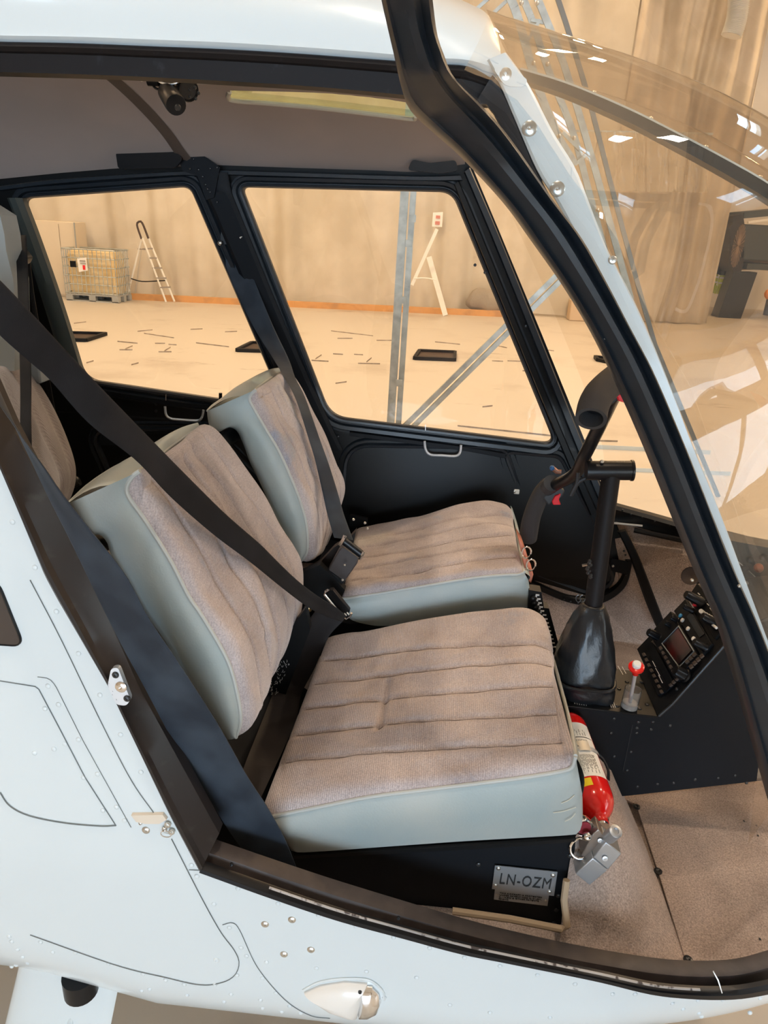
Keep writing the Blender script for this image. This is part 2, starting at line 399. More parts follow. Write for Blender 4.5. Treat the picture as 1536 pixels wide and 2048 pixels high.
# ================================================================== HANGAR (setting)
def floormat():
    m = D.materials.new('painted_hangar_floor'); m.use_nodes = True; N = m.node_tree.nodes; L = m.node_tree.links; b = N['Principled BSDF']
    b.inputs['Roughness'].default_value = .38; b.inputs['Specular IOR Level'].default_value = .45
    t = N.new('ShaderNodeTexCoord'); n = N.new('ShaderNodeTexNoise'); n.inputs['Scale'].default_value = .5; n.inputs['Detail'].default_value = 9; n.inputs['Roughness'].default_value = .62
    r = N.new('ShaderNodeValToRGB'); r.color_ramp.elements[0].color = (.42, .36, .30, 1); r.color_ramp.elements[1].color = (.58, .53, .46, 1)
    r.color_ramp.elements[0].position = .28; r.color_ramp.elements[1].position = .46
    n2 = N.new('ShaderNodeTexNoise'); n2.inputs['Scale'].default_value = 2.6; n2.inputs['Detail'].default_value = 12; n2.inputs['Roughness'].default_value = .75
    mp = N.new('ShaderNodeMapping'); mp.inputs['Scale'].default_value = (.35, 1.6, 1); L.new(t.outputs['Object'], mp.inputs['Vector']); L.new(mp.outputs[0], n2.inputs['Vector'])
    r2 = N.new('ShaderNodeValToRGB'); r2.color_ramp.elements[0].color = (.45, .40, .35, 1); r2.color_ramp.elements[1].color = (1, 1, 1, 1)
    r2.color_ramp.elements[0].position = .31; r2.color_ramp.elements[1].position = .39
    mx = N.new('ShaderNodeMix'); mx.data_type = 'RGBA'; mx.blend_type = 'MULTIPLY'; mx.inputs[0].default_value = 1
    L.new(t.outputs['Object'], n.inputs['Vector']); L.new(n.outputs['Fac'], r.inputs['Fac']); L.new(n2.outputs['Fac'], r2.inputs['Fac'])
    L.new(r.outputs['Color'], mx.inputs[6]); L.new(r2.outputs['Color'], mx.inputs[7]); L.new(mx.outputs[2], b.inputs['Base Color']); return m
M_floor = floormat()
M_plaster = mat('cream_wall_plaster', (.78, .74, .68, 1), .9, var=(.6, (.84, .80, .75, 1), .4, .6))
M_ceil = mat('cream_roof_sheeting', (.62, .56, .48, 1), .8)
obj('floor', MB().box((1.5, 7, -.05), (34, 36, .1)), M_floor, kind='structure')
obj('wall_back', MB().box((1.5, 23.0, 4), (34, .2, 8.4)), M_plaster, kind='structure')
obj('wall_left', MB().box((-14.6, 6.8, 4), (.2, 32.4, 8.4)), M_plaster, kind='structure')
SKY = [(5.9, 6.0, .7, 1.9), (6.6, 4.2, .5, 1.0), (7.5, 1.8, .9, .7), (-5, -4, 1, 3)]
obj('ceiling', MB().prism([(-15.5, -9.3, 8.15), (18.5, -9.3, 8.15), (18.5, 23.4, 8.15), (-15.5, 23.4, 8.15)], (0, 0, .2), [[(x, y, 8.15), (x+w, y, 8.15), (x+w, y+h, 8.15), (x, y+h, 8.15)] for x, y, w, h in SKY]), M_ceil, kind='structure')
for i, (x, y, w, h) in enumerate(SKY):
    f = MB(); q = [(x, y, 8.2), (x+w, y, 8.2), (x+w, y+h, 8.2), (x, y+h, 8.2)]
    for k in range(4): f.bar(q[k], q[(k+1) % 4], .06, .06)
    f.bar((x+w/2, y, 8.2), (x+w/2, y+h, 8.2), .05, .05)
    wdw = obj('window_%d' % (i+20), f, mat('white_window_frame', (.7, .7, .66, 1), .5), kind='structure')
    obj('pane', MB().box((x+w/2, y+h/2, 8.22), (w-.04, h-.04, .01)), G_win, wdw)
# right wall: a row of high windows that the windshield mirrors
mb = MB(); wx = 15.6; WIN = [(-6.6, 3.2, 1.6, 2.4), (-4.7, 3.2, 1.5, 2.4), (-2.9, 3.2, 1.5, 2.4), (-5.9, 6.5, 1.3, 1.5), (-4.4, 6.5, 1.3, 1.5), (-2.9, 6.5, 1.3, 1.5), (-1.4, 6.5, 1.2, 1.5)]
mb.prism([(wx, -9, 0), (wx, 22.9, 0), (wx, 22.9, 8.2), (wx, -9, 8.2)], (.2, 0, 0),
         [[(wx, y, z), (wx, y+w, z), (wx, y+w, z+h), (wx, y, z+h)] for y, z, w, h in WIN])
obj('wall_right', mb, M_plaster, kind='structure')
for i, (y, z, w, h) in enumerate(WIN):
    f = MB(); q = [(wx+.1, y, z), (wx+.1, y+w, z), (wx+.1, y+w, z+h), (wx+.1, y, z+h)]
    for k in range(4): f.bar(q[k], q[(k+1) % 4], .07, .1)
    f.bar((wx+.1, y+w/2, z), (wx+.1, y+w/2, z+h), .06, .08)
    wdw = obj('window_%d' % (i+1), f, mat('white_window_frame', (.7, .7, .66, 1), .5), kind='structure')
    obj('pane', MB().box((wx+.12, y+w/2, z+h/2), (.01, w-.06, h-.06)), G_win, wdw)
# wall behind the photographer, hangar doors standing open
mb = MB(); mb.prism([(-15, -9.2, 0), (15.7, -9.2, 0), (15.7, -9.2, 8.2), (-15, -9.2, 8.2)], (0, .2, 0), [[(-2.9, -9.2, .01), (5.3, -9.2, .01), (5.3, -9.2, 3.0), (-2.9, -9.2, 3.0)]])
obj('wall_front', mb, M_plaster, kind='structure')
mb = MB()
for x in range(-12, 16, 5): mb.bar((x, -8.8, 7.95), (x, 22.8, 7.95), .16, .3)
obj('trim_1', mb, M_galv, kind='structure')
# lamp housings
for i, (x, y) in enumerate(LAMPS):
    t = thing('high_bay_lamp', 'round hangar lamp hanging under the roof, outside the view', 'lamp', (x, y, 7.9), 'high bay lamps')
    obj('reflector', MB().rev((x, y, 7.87), (0, 0, 1), [(0, .33), (.03, .33), (.2, .12), (.28, .1)], 18), M_galv, t)

M_curt = mat('beige_hangar_curtain', (.57, .51, .41, 1), .95, var=(1.3, (.66, .60, .50, 1), .4, .65), bump=(30, .2, .01))
def wally(x): return 16.15 + .12*(x+8)
t = thing('hangar_curtain', 'tall beige fabric curtain hanging in folds across the back of the hangar', 'curtain', (-1, 16.3, 0))
rows = []; NX = 560
for j in range(15):
    z = .05+8.0*j/14; row = []
    for i in range(NX):
        s = i/(NX-1); x = -9.8+13.4*s
        a = .05+.03*math.sin(x*1.7+1); k = 1.0
        y = wally(x)+.10 - a*1.3*math.sin(x*5.2+.9*math.sin(x*1.9)+.25*math.sin(z*1.1)) - .05*math.sin(x*2.1+.5) - .028*math.sin(x*13+2*math.sin(x*1.1)+.5*z)
        y += .05*math.sin(z*2+x*.8)*max(0, 1-z/2.2)
        row.append(Vector((x, y, z)))
    rows.append(row)
obj('curtain_sheet', MB().grid(rows), M_curt, t, sharp=80)
t2 = thing('gathered_curtain', 'bunched beige curtain end, windshield dimming painted in, right of the folds', 'curtain', (5.6, 16.9, 0))
M_curt2 = mat('glass_dimmed_curtain', (.47, .40, .31, 1), .95, var=(1.5, (.58, .50, .40, 1), .4, .65), bump=(30, .2, .01))  # same beige cloth, darkening of the tinted windshield put into its colour
rows = []
for j in range(15):
    z = .03+8.0*j/14; row = []
    for i in range(420):
        s = i/419; x = 3.62+2.68*s + .04*math.sin(z*1.3+s*9)*(1 if 0 < s < 1 else 0)
        y = wally(x)-.05-.09*math.sin(s*44+.35*math.sin(z*.7)+1.0*math.sin(s*11))*(.4+.6*s)-.07*math.sin(s*19)
        row.append(Vector((x, y, z)))
    rows.append(row)
obj('curtain_sheet', MB().grid(rows), M_curt2, t2, sharp=80)
# orange timber kerb along the curtain
mb = MB(); a = G(150, 600); b = G(1010, 648)
mb.box(((-7.5+1.95)/2, (wally(-7.5)+wally(1.95))/2-.32, .06), (9.6, .12, .13), Matrix.Rotation(math.atan(.12), 3, 'Z'))
obj('baseboard_back', mb, mat('orange_timber_kerb', (.66, .34, .13, 1), .7, var=(3, (.5, .27, .12, 1), .5, .7)), kind='structure')
# floor markings: worn tape ticks
mb = MB(); M_mark = mat('dark_floor_tick', (.26, .21, .17, 1), .8, var=(9, (.42, .36, .30, 1), .4, .6))
def tick(px, py, wpx, ang, w=.022):
    a = G(px-wpx/2, py, .004); b = G(px+wpx/2, py+ang, .004); mb.bar(a, b, .004, w, (0, 0, 1))
for px, py, wpx, ang in [(252, 700, 26, 0), (258, 698, 14, -6), (330, 704, 26, 0), (335, 702, 12, -7), (180, 726, 14, -4), (270, 730, 14, -4), (393, 659, 24, -1), (462, 664, 24, -1), (160, 647, 24, -3),
        (318, 667, 60, 9), (290, 663, 30, -3), (255, 683, 40, 4), (320, 687, 20, 0), (345, 689, 16, 1), (425, 686, 66, 8), (738, 727, 44, 1), (738, 724, 10, -8), (640, 721, 34, 2), (637, 718, 12, -8), (676, 708, 20, 1), (717, 709, 18, 1),
        (690, 677, 30, 0), (768, 681, 30, 0), (704, 662, 84, 10), (895, 684, 50, 5), (1005, 692, 18, 4), (682, 767, 22, -3), (995, 722, 22, 1), (975, 814, 20, -2), (1045, 722, 60, 2), (1060, 742, 30, 1), (1100, 700, 16, 2),
        (1180, 880, 110, 3), (1010, 852, 190, 20), (590, 688, 16, 2)]:
    tick(px, py, wpx, ang)
obj('floor_tick_marks', mb, M_mark, D.objects['floor'], kind='stuff')
M_line = mat('pale_floor_line', (.60, .62, .58, 1), .6)
mb = MB(); mb.bar(G(1120, 893, .004), G(1420, 908, .004), .005, .07); mb.bar(G(1255, 942, .004), G(1460, 950, .004), .005, .06)
obj('pale_floor_line', mb, M_line, D.objects['floor'])

# black drip trays / floor hatches
def tray(cor, label):
    q = [G(x, y, .006) for x, y in cor]; t = thing('floor_drain_tray', label, 'tray', sum(q, Vector())/4, 'black trays on the hangar floor')
    ctr = sum(q, Vector())/4
    obj('tray_floor', MB().prism(q, (0, 0, .01)), mat('brown_tray_bottom', (.05, .032, .025, 1), .6), t)
    mb = MB()
    for i in range(4): mb.bar(q[i]+Vector((0, 0, .02)), q[(i+1) % 4]+Vector((0, 0, .02)), .05, .05)
    obj('tray_rim', mb, M_blackm, t)
tray([(128, 668), (212, 670), (172, 683), (135, 682)], 'black square tray on the floor in front of the caged tank')
tray([(474, 703), (504, 688), (560, 690), (545, 705)], 'black tray on the floor partly behind the pillar between the far windows')
tray([(829, 719), (839, 704), (910, 707), (909, 722)], 'black rectangular tray on the floor right of the galvanised post')
tray([(1195, 722), (1190, 716), (1235, 722), (1245, 733)], 'black tray on the floor just above the upper control grip')

# --- caged liquid tank on a pallet
def ibc():
    b0 = G(205, 604); y0 = b0.y-.1
    def Q(px, py): return P(px, py, y0)
    xl, xr = Q(134, 600).x, Q(236, 600).x; zt = Q(190, 499).z; w = xr-xl; d = .7
    t = thing('liquid_storage_tank', 'yellowed plastic tank in a wire cage standing on a grey pallet', 'tank', ((xl+xr)/2, y0+.5, 0))
    z0 = .15
    mb = MB(); 
    for yy in (y0, y0+.29, y0+.58):
        for xx in (xl+.06, (xl+xr)/2, xr-.06): mb.box((xx, yy+.06, .065), (.14, .12, .11))
        mb.box(((xl+xr)/2, yy+.06, .012), (w, .12, .024))
    mb.box(((xl+xr)/2, y0+.35, .135), (w, d, .03)); obj('pallet', mb, mat('grey_plastic_pallet', (.36, .37, .36, 1), .7), t)
    bt = MB(); x1, x2 = xl+.05, xr-.05; rows = []
    for z, s in ((z0, .0), (z0+.05, .03), (zt-.12, .03), (zt-.05, .0), (zt-.03, -.1)):
        lp = rpoly([(x1-s+.03, y0+.05-s+.03), (x2+s-.03, y0+.05-s+.03), (x2+s-.03, y0+d-.05+s-.03), (x1-s+.03, y0+d-.05+s-.03)], .12, 4)
        rows.append([Vector((p.x, p.y, z)) for p in lp])
    bt.grid(rows, cv=True); n = len(rows[0]); bt.f.append(tuple(range(4*n, 5*n)))
    obj('plastic_bottle', bt, mat('yellowed_polyethylene', (.70, .52, .26, 1), .5, var=(2.5, (.80, .66, .42, 1), .4, .6)), t)
    r = .011; H = [z0+.02+(zt-z0-.03)*k/5 for k in range(6)]
    for h in H:
        obj('cage_bar', MB().tube([(xl, y0, h), (xr, y0, h), (xr, y0+d, h), (xl, y0+d, h)], r*(1.5 if h == H[-1] else 1), 6, closed=True), M_galv, t)
    for k in range(13):
        x = xl+w*k/12; obj('cage_bar', MB().tube([(x, y0-.012, z0), (x, y0-.012, zt)], r*.8, 6), M_galv, t)
    for k in range(1, 8):
        yy = y0+d*k/8
        for x in (xl-.012, xr+.012): obj('cage_bar', MB().tube([(x, yy, z0), (x, yy, zt)], r*.8, 5), M_galv, t)
    # notice sheet
    q = [P(x, y, y0-.03) for x, y in ((154, 517), (172, 515), (176, 541), (158, 544))]
    s = obj('notice_sheet', MB().prism(q, (0, .005, 0)), M_label, t, label='white paper notice with a small red symbol')
    mb = MB(); mb.box(P(168, 535, y0-.04), (.05, .004, .09)); obj('red_symbol', mb, M_redp, s)
    mb = MB(); mb.box(P(165, 522, y0-.04), (.12, .004, .03)); mb.box(P(166, 527, y0-.04), (.12, .004, .02)); obj('text_line', mb, mat('grey_print', (.35, .33, .3, 1), .7), s)
    mb = MB(); mb.box(P(146, 528, y0-.03), (.12, .01, .12)); obj('dark_plate', mb, M_blackm, t)
ibc()
# --- folding step ladder
def ladder():
    y0 = G(300, 603).y; t = thing('step_ladder', 'white folding step ladder with a dark top hoop beside the caged tank', 'ladder', (P(300, 603, y0).x, y0, 0))
    Q = lambda x, y, d=0: P(x, y, y0+d)
    mw = mat('white_aluminium_rail', (.78, .77, .72, 1), .4)
    obj('front_rail', MB().tube([Q(285, 476), Q(332, 604)], .022, 8), mw, t)
    obj('front_rail', MB().tube([Q(296, 474, .05), Q(349, 603, .05)], .022, 8), mw, t)
    obj('rear_leg', MB().tube([Q(283, 480, .1), Q(252, 601)], .02, 8), mw, t)
    obj('rear_leg', MB().tube([Q(283, 500, .5), Q(269, 597, .5)], .014, 8), mat('grey_aluminium_rail', (.6, .58, .53, 1), .4), t)
    obj('safety_hoop', MB().tube(curve([(283, 478), (274, 450), (279, 443), (285, 447), (297, 477)], y0, 20), .022, 8), mat('dark_brown_hoop', (.06, .04, .035, 1), .5), t)
    for (a, b) in (((288, 498), (304, 497)), ((302, 516), (312, 516)), ((308, 536), (322, 536)), ((316, 556), (331, 556)), ((323, 575), (339, 574))):
        obj('step', MB().bar(Q(a[0]-3, a[1]), Q(b[0]+2, b[1], .05), .05, .03), mat('grey_step', (.30, .27, .24, 1), .6), t)
    obj('platform_bar', MB().tube([Q(276, 498, .1), Q(292, 499)], .012, 6), mat('grey_step', (.3, .27, .24, 1)), t)
    obj('spreader_strap', MB().tube(curve([(262, 557), (285, 563), (330, 561)], y0, 10), .012, 6), M_blackm, t)
ladder()
# --- tall cabinet behind the tank
y0 = 15.7
t = thing('tall_cabinet', 'tall cream metal cabinet standing against the curtain behind the caged tank', 'cabinet', (P(105, 594, y0).x, y0, 0))
a, b = P(66, 440, y0), P(148, 440, y0); zt = a.z
obj('cabinet_body', MB().box(((a.x+b.x)/2, y0+.25, zt/2), (b.x-a.x, .5, zt)), mat('cream_enamel', (.66, .58, .46, 1), .5), t, bevel=.01)
dw = (b.x-a.x)*.62
obj('cabinet_door', MB().box((a.x+dw/2, y0-.012, zt/2), (dw-.02, .02, zt-.1)), MC['cream_enamel'], t)
obj('cabinet_door', MB().box((a.x+dw+(b.x-a.x-dw)/2, y0-.012, zt/2), (b.x-a.x-dw-.02, .02, zt-.1)), MC['cream_enamel'], t)
obj('hanging_rod', MB().tube([P(148, 445, y0-.05), P(153, 500, y0-.05)], .014, 6), M_grey, t)

# --- galvanised post and its diagonal braces
t = thing('steel_post', 'tall galvanised steel post with two angle uprights seen through the far front window', 'post', (P(795, 840, 4.6).x, 4.6, 0))
def Lbar(mb, pts, Y, w, th=.006):
    q = [P(x, y, Y) for x, y in pts]
    for a, b in zip(q, q[1:]): mb.bar(a, b, w, th, (0, 1, 0)); mb.bar(a+Vector((w/2, .02, 0)), b+Vector((w/2, .02, 0)), th, .04, (0, 1, 0))
    return mb
def ext(p0, p1, z):   # extend the line p0->p1 down to height z on its plane
    return p0+(p1-p0)*((z-p0.z)/(p1.z-p0.z))
def upright(name, a, b, w, t, Y, ml=M_galv):
    p, q = P(*a, Y), P(*b, Y); lo = ext(p, q, 0); mb = MB(); mb.bar(p, lo, w, .006, (0, 1, 0)); mb.bar(p+Vector((w/2, .02, 0)), lo+Vector((w/2, .02, 0)), .006, .03, (0, 1, 0))
    return obj(name, mb, ml, t)
upright('angle_upright', (820, 200), (781, 838), .046, t, 4.6); upright('angle_upright', (838, 200), (797, 838), .032, t, 4.63)
mb = MB()
for px, py in ((825, 437), (818, 487), (798, 766), (806, 600)): mb.box(P(px, py, 4.59), (.04, .02, .04))
obj('joint_plate', mb, M_galv, t)
for a, b in (((1112, 551), (815, 846)), ((1120, 562), (832, 848))):
    obj('diagonal_brace', MB().bar(P(*a, 4.6), ext(P(*a, 4.6), P(*b, 4.6), .02), .03, .03), M_galv, t)
# --- leaning lattice mast seen through the windshield
t = thing('lattice_mast', 'leaning galvanised lattice mast with three long chords behind the windshield', 'mast', (P(1330, 760, 5.4).x, 5.4, 0))
ch = [[(1018, -10), (1036, 36), (1068, 150), (1110, 262), (1150, 330)], [(1043, -10), (1062, 36), (1100, 150), (1145, 262), (1182, 400), (1225, 560)], [(1072, -10), (1095, 46), (1128, 130), (1168, 262), (1207, 400), (1262, 600)], [(1113, -10), (1136, 60), (1178, 200), (1222, 370), (1262, 520), (1310, 690), (1333, 745)]]
for k, q in enumerate(ch):
    pts = curve(q, 5.4+.06*(k % 2), 14)
    if k == 3: pts.append(ext(pts[-2], pts[-1], 0))
    mb = MB(); w = (.05, .042, .042, .03)[k]
    for a, b in zip(pts, pts[1:]): mb.bar(a, b, w, .02, (0, 1, 0))
    obj('chord', mb, M_galv if k < 3 else mat('dark_grey_tube', (.16, .17, .17, 1), .4, .5), t)
for a, b in (((940, 30), (985, -10)), ((985, 28), (1022, -6)), ((1062, 40), (1090, 46)), ((1050, 90), (1080, 40)), ((1125, 265), (1160, 300)), ((1150, 330), (1182, 300))):
    obj('lattice_bar', MB().bar(P(*a, 5.42), P(*b, 5.42), .02, .02), M_galv, t)
for px, py in ((1043, 6), (1074, 6), (1067, 126), (1095, 128), (1118, 272), (1148, 276), (1165, 425), (1195, 420)):
    obj('bolt_head', MB().sph(P(px, py, 5.36), .014, 8, 5), M_screw, t)
# --- fallen white boards against the curtain, notice on the curtain
y0 = G(888, 632).y
t = thing('folding_trestle', 'white folding trestle leaning open against the curtain right of the steel post', 'trestle', (P(860, 630, y0).x, y0, 0))
obj('leg', MB().bar(P(858, 514, y0+.3), P(891, 631, y0), .11, .05, (0, 1, 0)), M_white2, t)
obj('leg', MB().bar(P(874, 458, y0), P(824, 570, y0), .07, .04, (0, 1, 0)), M_white2, t)
obj('spreader_cord', MB().tube(curve([(828, 557), (850, 556), (872, 560)], y0-.02, 8), .015, 6), M_white2, t)
tg = obj('wall_notice', MB().prism([P(x, y, wally(1)-.24) for x, y in ((866, 425), (886, 424), (884, 454), (864, 453))], (0, .006, 0)), M_label); tag(tg, 'small white notice with red print pinned high on the curtain', 'notice')
mb = MB(); mb.box(P(876, 434, wally(1)-.255), (.09, .004, .06)); mb.box(P(875, 446, wally(1)-.255), (.1, .004, .07)); obj('red_print', mb, mat('faded_red_print', (.6, .22, .18, 1), .7), tg)
# --- grey sack on floor by the curtain
y0 = G(975, 632).y
mb = MB(); ctr = P(975, 612, y0); mb.sph((ctr.x, y0+.2, .28), 1, 20, 12, (.48, .2, .3)); 
for p in mb.v: p += Vector((.02*math.sin(p.z*21), .04*math.sin(p.x*15), .03*math.sin(p.x*9)))
for p in mb.v: p.z = max(p.z, .002)
tag(obj('fabric_bundle', mb, mat('grey_mesh_fabric', (.32, .28, .23, 1), .9, bump=(25, .5, .02))), 'crumpled grey fabric bundle on the floor at the foot of the curtain', 'bundle')
# --- beige box at curtain foot right
y0 = G(1150, 642).y
tag(obj('cardboard_box', MB().box((P(1160, 620, y0).x, y0+.2, .22), (.42, .4, .44)), mat('pale_card', (.62, .48, .34, 1), .8), bevel=.02), 'pale box at the foot of the curtain, left of the windshield strip', 'box')
# --- plastic sheets hung high
t = thing('plastic_sheeting', 'row of creased clear plastic sheets hung high across the gathered curtain', 'sheeting', (P(1290, 380, 16.9).x, 16.9, P(1290, 380, 16.9).z))
M_plas = glassmat('creased_plastic', (.86, .84, .78, 1), .15, 1.6, haze=.3, hazecol=(.8, .74, .64, 1))
edges = [1160, 1214, 1266, 1292, 1338, 1372, 1418]
for i in range(6):
    x0, x1 = edges[i]+1, edges[i+1]-1; rows = []
    for k in range(15):
        s = k/14; px = x0+(x1-x0)*s; row = []
        for j in range(8):
            p = P(px, 262+118*j/7+(px-1160)*.02, 16.9); p.y += .07*math.sin(s*9+i*2)+.03*math.sin(j*1.3+i+s*14); row.append(p)
        rows.append(row)
    obj('plastic_panel', MB().grid(rows), M_plas, t)
obj('hanging_rail', MB().bar(P(1150, 262, 17.0), P(1425, 268, 17.0), .04, .04), M_galv, t)
# --- right rear corner of the hangar
obj('trim_2', MB().bar(P(1405, 345, 22.8), P(1600, 376, 22.8), .14, .12), mat('rust_red_beam', (.45, .17, .09, 1), .6), kind='structure')
obj('trim_3', MB().bar(P(1505, 48, 22.7), P(1600, 0, 22.7), .3, .2), M_ceil, kind='structure')
obj('trim_4', MB().bar(P(1508, 52, 22.7), P(1460, 180, 22.7), .2, .2), M_ceil, kind='structure')
pts = [P(1478, -30, 16.2), P(1476, 20, 16.2), P(1470, 50, 16.2), P(1462, 72, 16.2)]
q = resample(pts, 60); mb = MB(); mb.tube(q, [.19 if k % 2 else .15 for k in range(60)], 14)
tag(obj('foil_duct', mb, mat('crinkled_foil', (.78, .77, .74, 1), .4, .35)), 'crinkled silver foil duct hanging at the upper right by the curtain edge', 'duct')
# boom of another machine, heater and hi-vis gloves
y0 = 21.2
t = thing('tail_boom', 'brown grey horizontal boom of another machine beyond the gathered curtain', 'aircraft boom', P(1470, 525, y0))
obj('boom_tube', MB().tube([P(1418, 522, y0), P(1560, 520, y0)], .24, 18), mat('brown_grey_paint', (.22, .17, .15, 1), .4), t)
obj('bracket', MB().bar(P(1434, 508, y0), P(1452, 486, y0-.1), .05, .05), M_label, t)
mb = MB(); mb.sph(P(1428, 492, y0), .12, 10, 6, (1.4, 1, .6)); mb.sph(P(1450, 502, y0), .13, 10, 6, (1.8, 1, .6)); obj('fitting', mb, M_blackm, t)
obj('support_stand', MB().box((P(1540, 600, y0).x, y0, .6), (.14, .14, 1.25)), M_blackm, t)
t = thing('work_gloves', 'pair of yellow-green work gloves with dark cuffs hanging under the boom', 'gloves', P(1438, 560, 20.6))
for sx, (px, py) in ((-1, (1428, 560)), (1, (1443, 562))):
    g = MB(); ctr = P(px, py, 20.6); g.sph(ctr, .17, 12, 8, (.55, .3, 1.25))
    for k in range(4): g.tube([ctr+Vector((-.075+.05*k, 0, -.13)), ctr+Vector((-.09+.058*k, 0, -.33))], [.03, .022], 6)
    g.tube([ctr+Vector((sx*.08, 0, 0)), ctr+Vector((sx*.15, 0, -.13))], .027, 6)
    gl = obj('glove', g, mat('hi_vis_yellow', (.62, .72, .08, 1), .7), t)
    obj('cuff', MB().tube([ctr+Vector((0, 0, .15)), ctr+Vector((0, 0, .38))], [.1, .12], 10), M_blackm, gl)
    b = MB()
    for z in (-.05, .08): b.box(ctr+Vector((0, -.058, z)), (.17, .015, .04))
    obj('reflective_band', b, M_label, gl)
y0 = 19.6; KH = 3.0
t = thing('industrial_heater', 'dark grey box heater with a round grille on a black pedestal at the right edge', 'heater', (P(1500, 600, y0).x, y0, 0))
def Q(x, y, d=0): return P(x, y, y0+d)
M_dg = mat('dark_grey_enamel', (.055, .065, .07, 1), .45)
a, b = Q(1488, 448), Q(1640, 528)
obj('housing', MB().box(((a.x+b.x)/2, y0+.6, (a.z+b.z)/2), (b.x-a.x, 1.2, a.z-b.z)), M_dg, t, bevel=.03)
mb = MB(); lp = [Q(1466, 432), Q(1486, 428), Q(1489, 448), Q(1487, 530), Q(1482, 544), Q(1468, 545), Q(1459, 530), Q(1459, 455), Q(1466, 448)]
obj('front_shroud', mb.prism(lp, (0, 1.2, 0)), mat('brown_black_enamel', (.03, .024, .022, 1), .5), t)
g = MB(); cx = Q(1476, 492, -.01)
g.rev(cx, (0, 1, 0), [(0, .0), (0, .15), (.0, .50), (.03, .50)], 30)
for p in g.v: p.x = cx.x+(p.x-cx.x)*.27
obj('round_grille', g, mat('rusty_grille', (.13, .09, .06, 1), .6, var=(30, (.06, .045, .035, 1), .45, .55)), t)
g = MB()
for k in range(24):
    an = k*math.pi/12; g.tube([cx+Vector((0, -.012, 0)), cx+Vector((.50*.27*math.cos(an), -.012, .50*math.sin(an)))], .008, 4)
obj('grille_spokes', g, mat('brown_wire', (.3, .2, .13, 1), .5), t, kind='stuff')
obj('top_cover', MB().bar(Q(1470, 431, .6), Q(1640, 415, .6), 1.2, .15), M_dg, t)
obj('handle_slot', MB().bar(Q(1496, 445, -.03), Q(1560, 436, -.05), .04, .05), M_label, t)
mb = MB(); mb.box(Q(1508, 532, .6), (.8, 1.2, .14)); obj('base_flange', mb, M_dg, t)
q0 = Q(1488, 545, .15); q1 = Q(1458+24, 610, .15)
mb = MB(); a = Q(1467, 545, .15); b = Q(1515, 545, .15); mb.prism([a, b, Vector((b.x-.15, b.y, .002)), Vector((a.x-.15, a.y, .002))], (0, .5, 0)); obj('pedestal', mb, mat('black_steel_pedestal', (.025, .025, .027, 1), .35), t)
obj('orange_part', MB().sph(Q(1540, 588), .14, 10, 6), mat('orange_plastic', (.75, .25, .04, 1), .5), t)

# ================================================================== HELICOPTER BODY
H = thing('helicopter', 'white helicopter with its right front door open, black cabin frame and clear bubble windshield', 'helicopter', (0, 1.42, EZ-1.3))
def bf(o, name, mt, **k): return obj(name, o, mt, H, **k)
# --- outer skin panels of the near side
OUT_POST = [(-60, 800), (0, 930), (91, 1150), (118, 1200), (217, 1370), (338, 1624), (400, 1741)]
SILL_BOT = [(400, 1741), (535, 1790), (671, 1836), (800, 1871), (920, 1903), (1016, 1922), (1185, 1956), (1300, 1984), (1380, 1993), (1440, 1995), (1490, 1992), (1560, 1980)]
side = resample(OUT_POST, 26, False)[:-1] + resample(SILL_BOT, 50)
loop = [Vector(p) for p in side] + [Vector(p) for p in ((1620, 2060), (1620, 2180), (1300, 2200), (800, 2200), (400, 2180), (0, 2180), (-120, 2100), (-120, 1500), (-120, 800))]
# lower skin as a height field: x from the tail side to the nose, z from the opening edge to the belly
edge3 = [_P(p[0], p[1], YN) for p in side]
NP = 26
def edge_z(x):
    # lowest z of the opening at this x (post on the left, sill on the right)
    best = None
    for a, b in zip(edge3, edge3[1:]):
        if (a.x-x)*(b.x-x) <= 0 and abs(b.x-a.x) > 1e-6:
            best = a.z+(b.z-a.z)*(x-a.x)/(b.x-a.x)
    return best
mb = MB(); rows = []
xs = sorted(set([-1.5, -1.3, -1.1, -.95, -.85, -.75, -.65] + [p.x for p in edge3]))
last = edge3[-1]
xs += [last.x+.05, last.x+.12]
for x in xs:
    zt = edge_z(x)
    if zt is None: zt = EZ-.10 if x < 0 else last.z
    zb = EZ-1.46; row = []
    for k in range(110):
        z = zt+(zb-zt)*(k/109); row.append(Vector((x, YN(x, z-EZ), z)))
    rows.append(row)
mb.grid(rows); side_panel = bf(mb, 'fuselage_skin', M_white, sharp=60)
# belly closing under the cabin
mb = MB(); mb.box((-.3, 1.42, EZ-1.44), (2.4, .7, .02)); bf(mb, 'belly_panel', M_white)
def plate(px, name='skin_panel', d=.0012, r=18, mt=M_white, step=18, th=.004, label=None):
    mb = MB(); skin(mb, rpoly(px, r, 4), off(YN, -d), th, step=step); return bf(mb, name, mt, label=label)
def seam(px, w=1.3, smooth=True, closed=False, mt=None):
    q = resample(px, max(8, len(px)*8), smooth); pts = [_P(p[0], p[1], off(YN, -.0008)) for p in q]
    mb = MB(); mb.tube(pts, w*.0005, 5); return bf(mb, 'panel_seam', mt or mat('grey_seam_gap', (.16, .18, .18, 1), .7))
seam([(60, 1160), (120, 1275), (200, 1440), (262, 1560), (312, 1632)])
seam([(0, 1362), (75, 1374), (110, 1440), (170, 1555), (232, 1652)], 1.6, False)
seam([(0, 1585), (20, 1612), (60, 1632), (130, 1646), (200, 1652), (232, 1651)], 2.2)
seam([(75, 1354), (98, 1357), (110, 1370), (165, 1480), (262, 1655)], 1.0, False)
seam([(343, 1678), (400, 1790), (440, 1862), (468, 1900), (478, 1925), (470, 1950), (445, 1965), (400, 1970), (330, 1955), (230, 1930), (60, 1870)], 1.5)
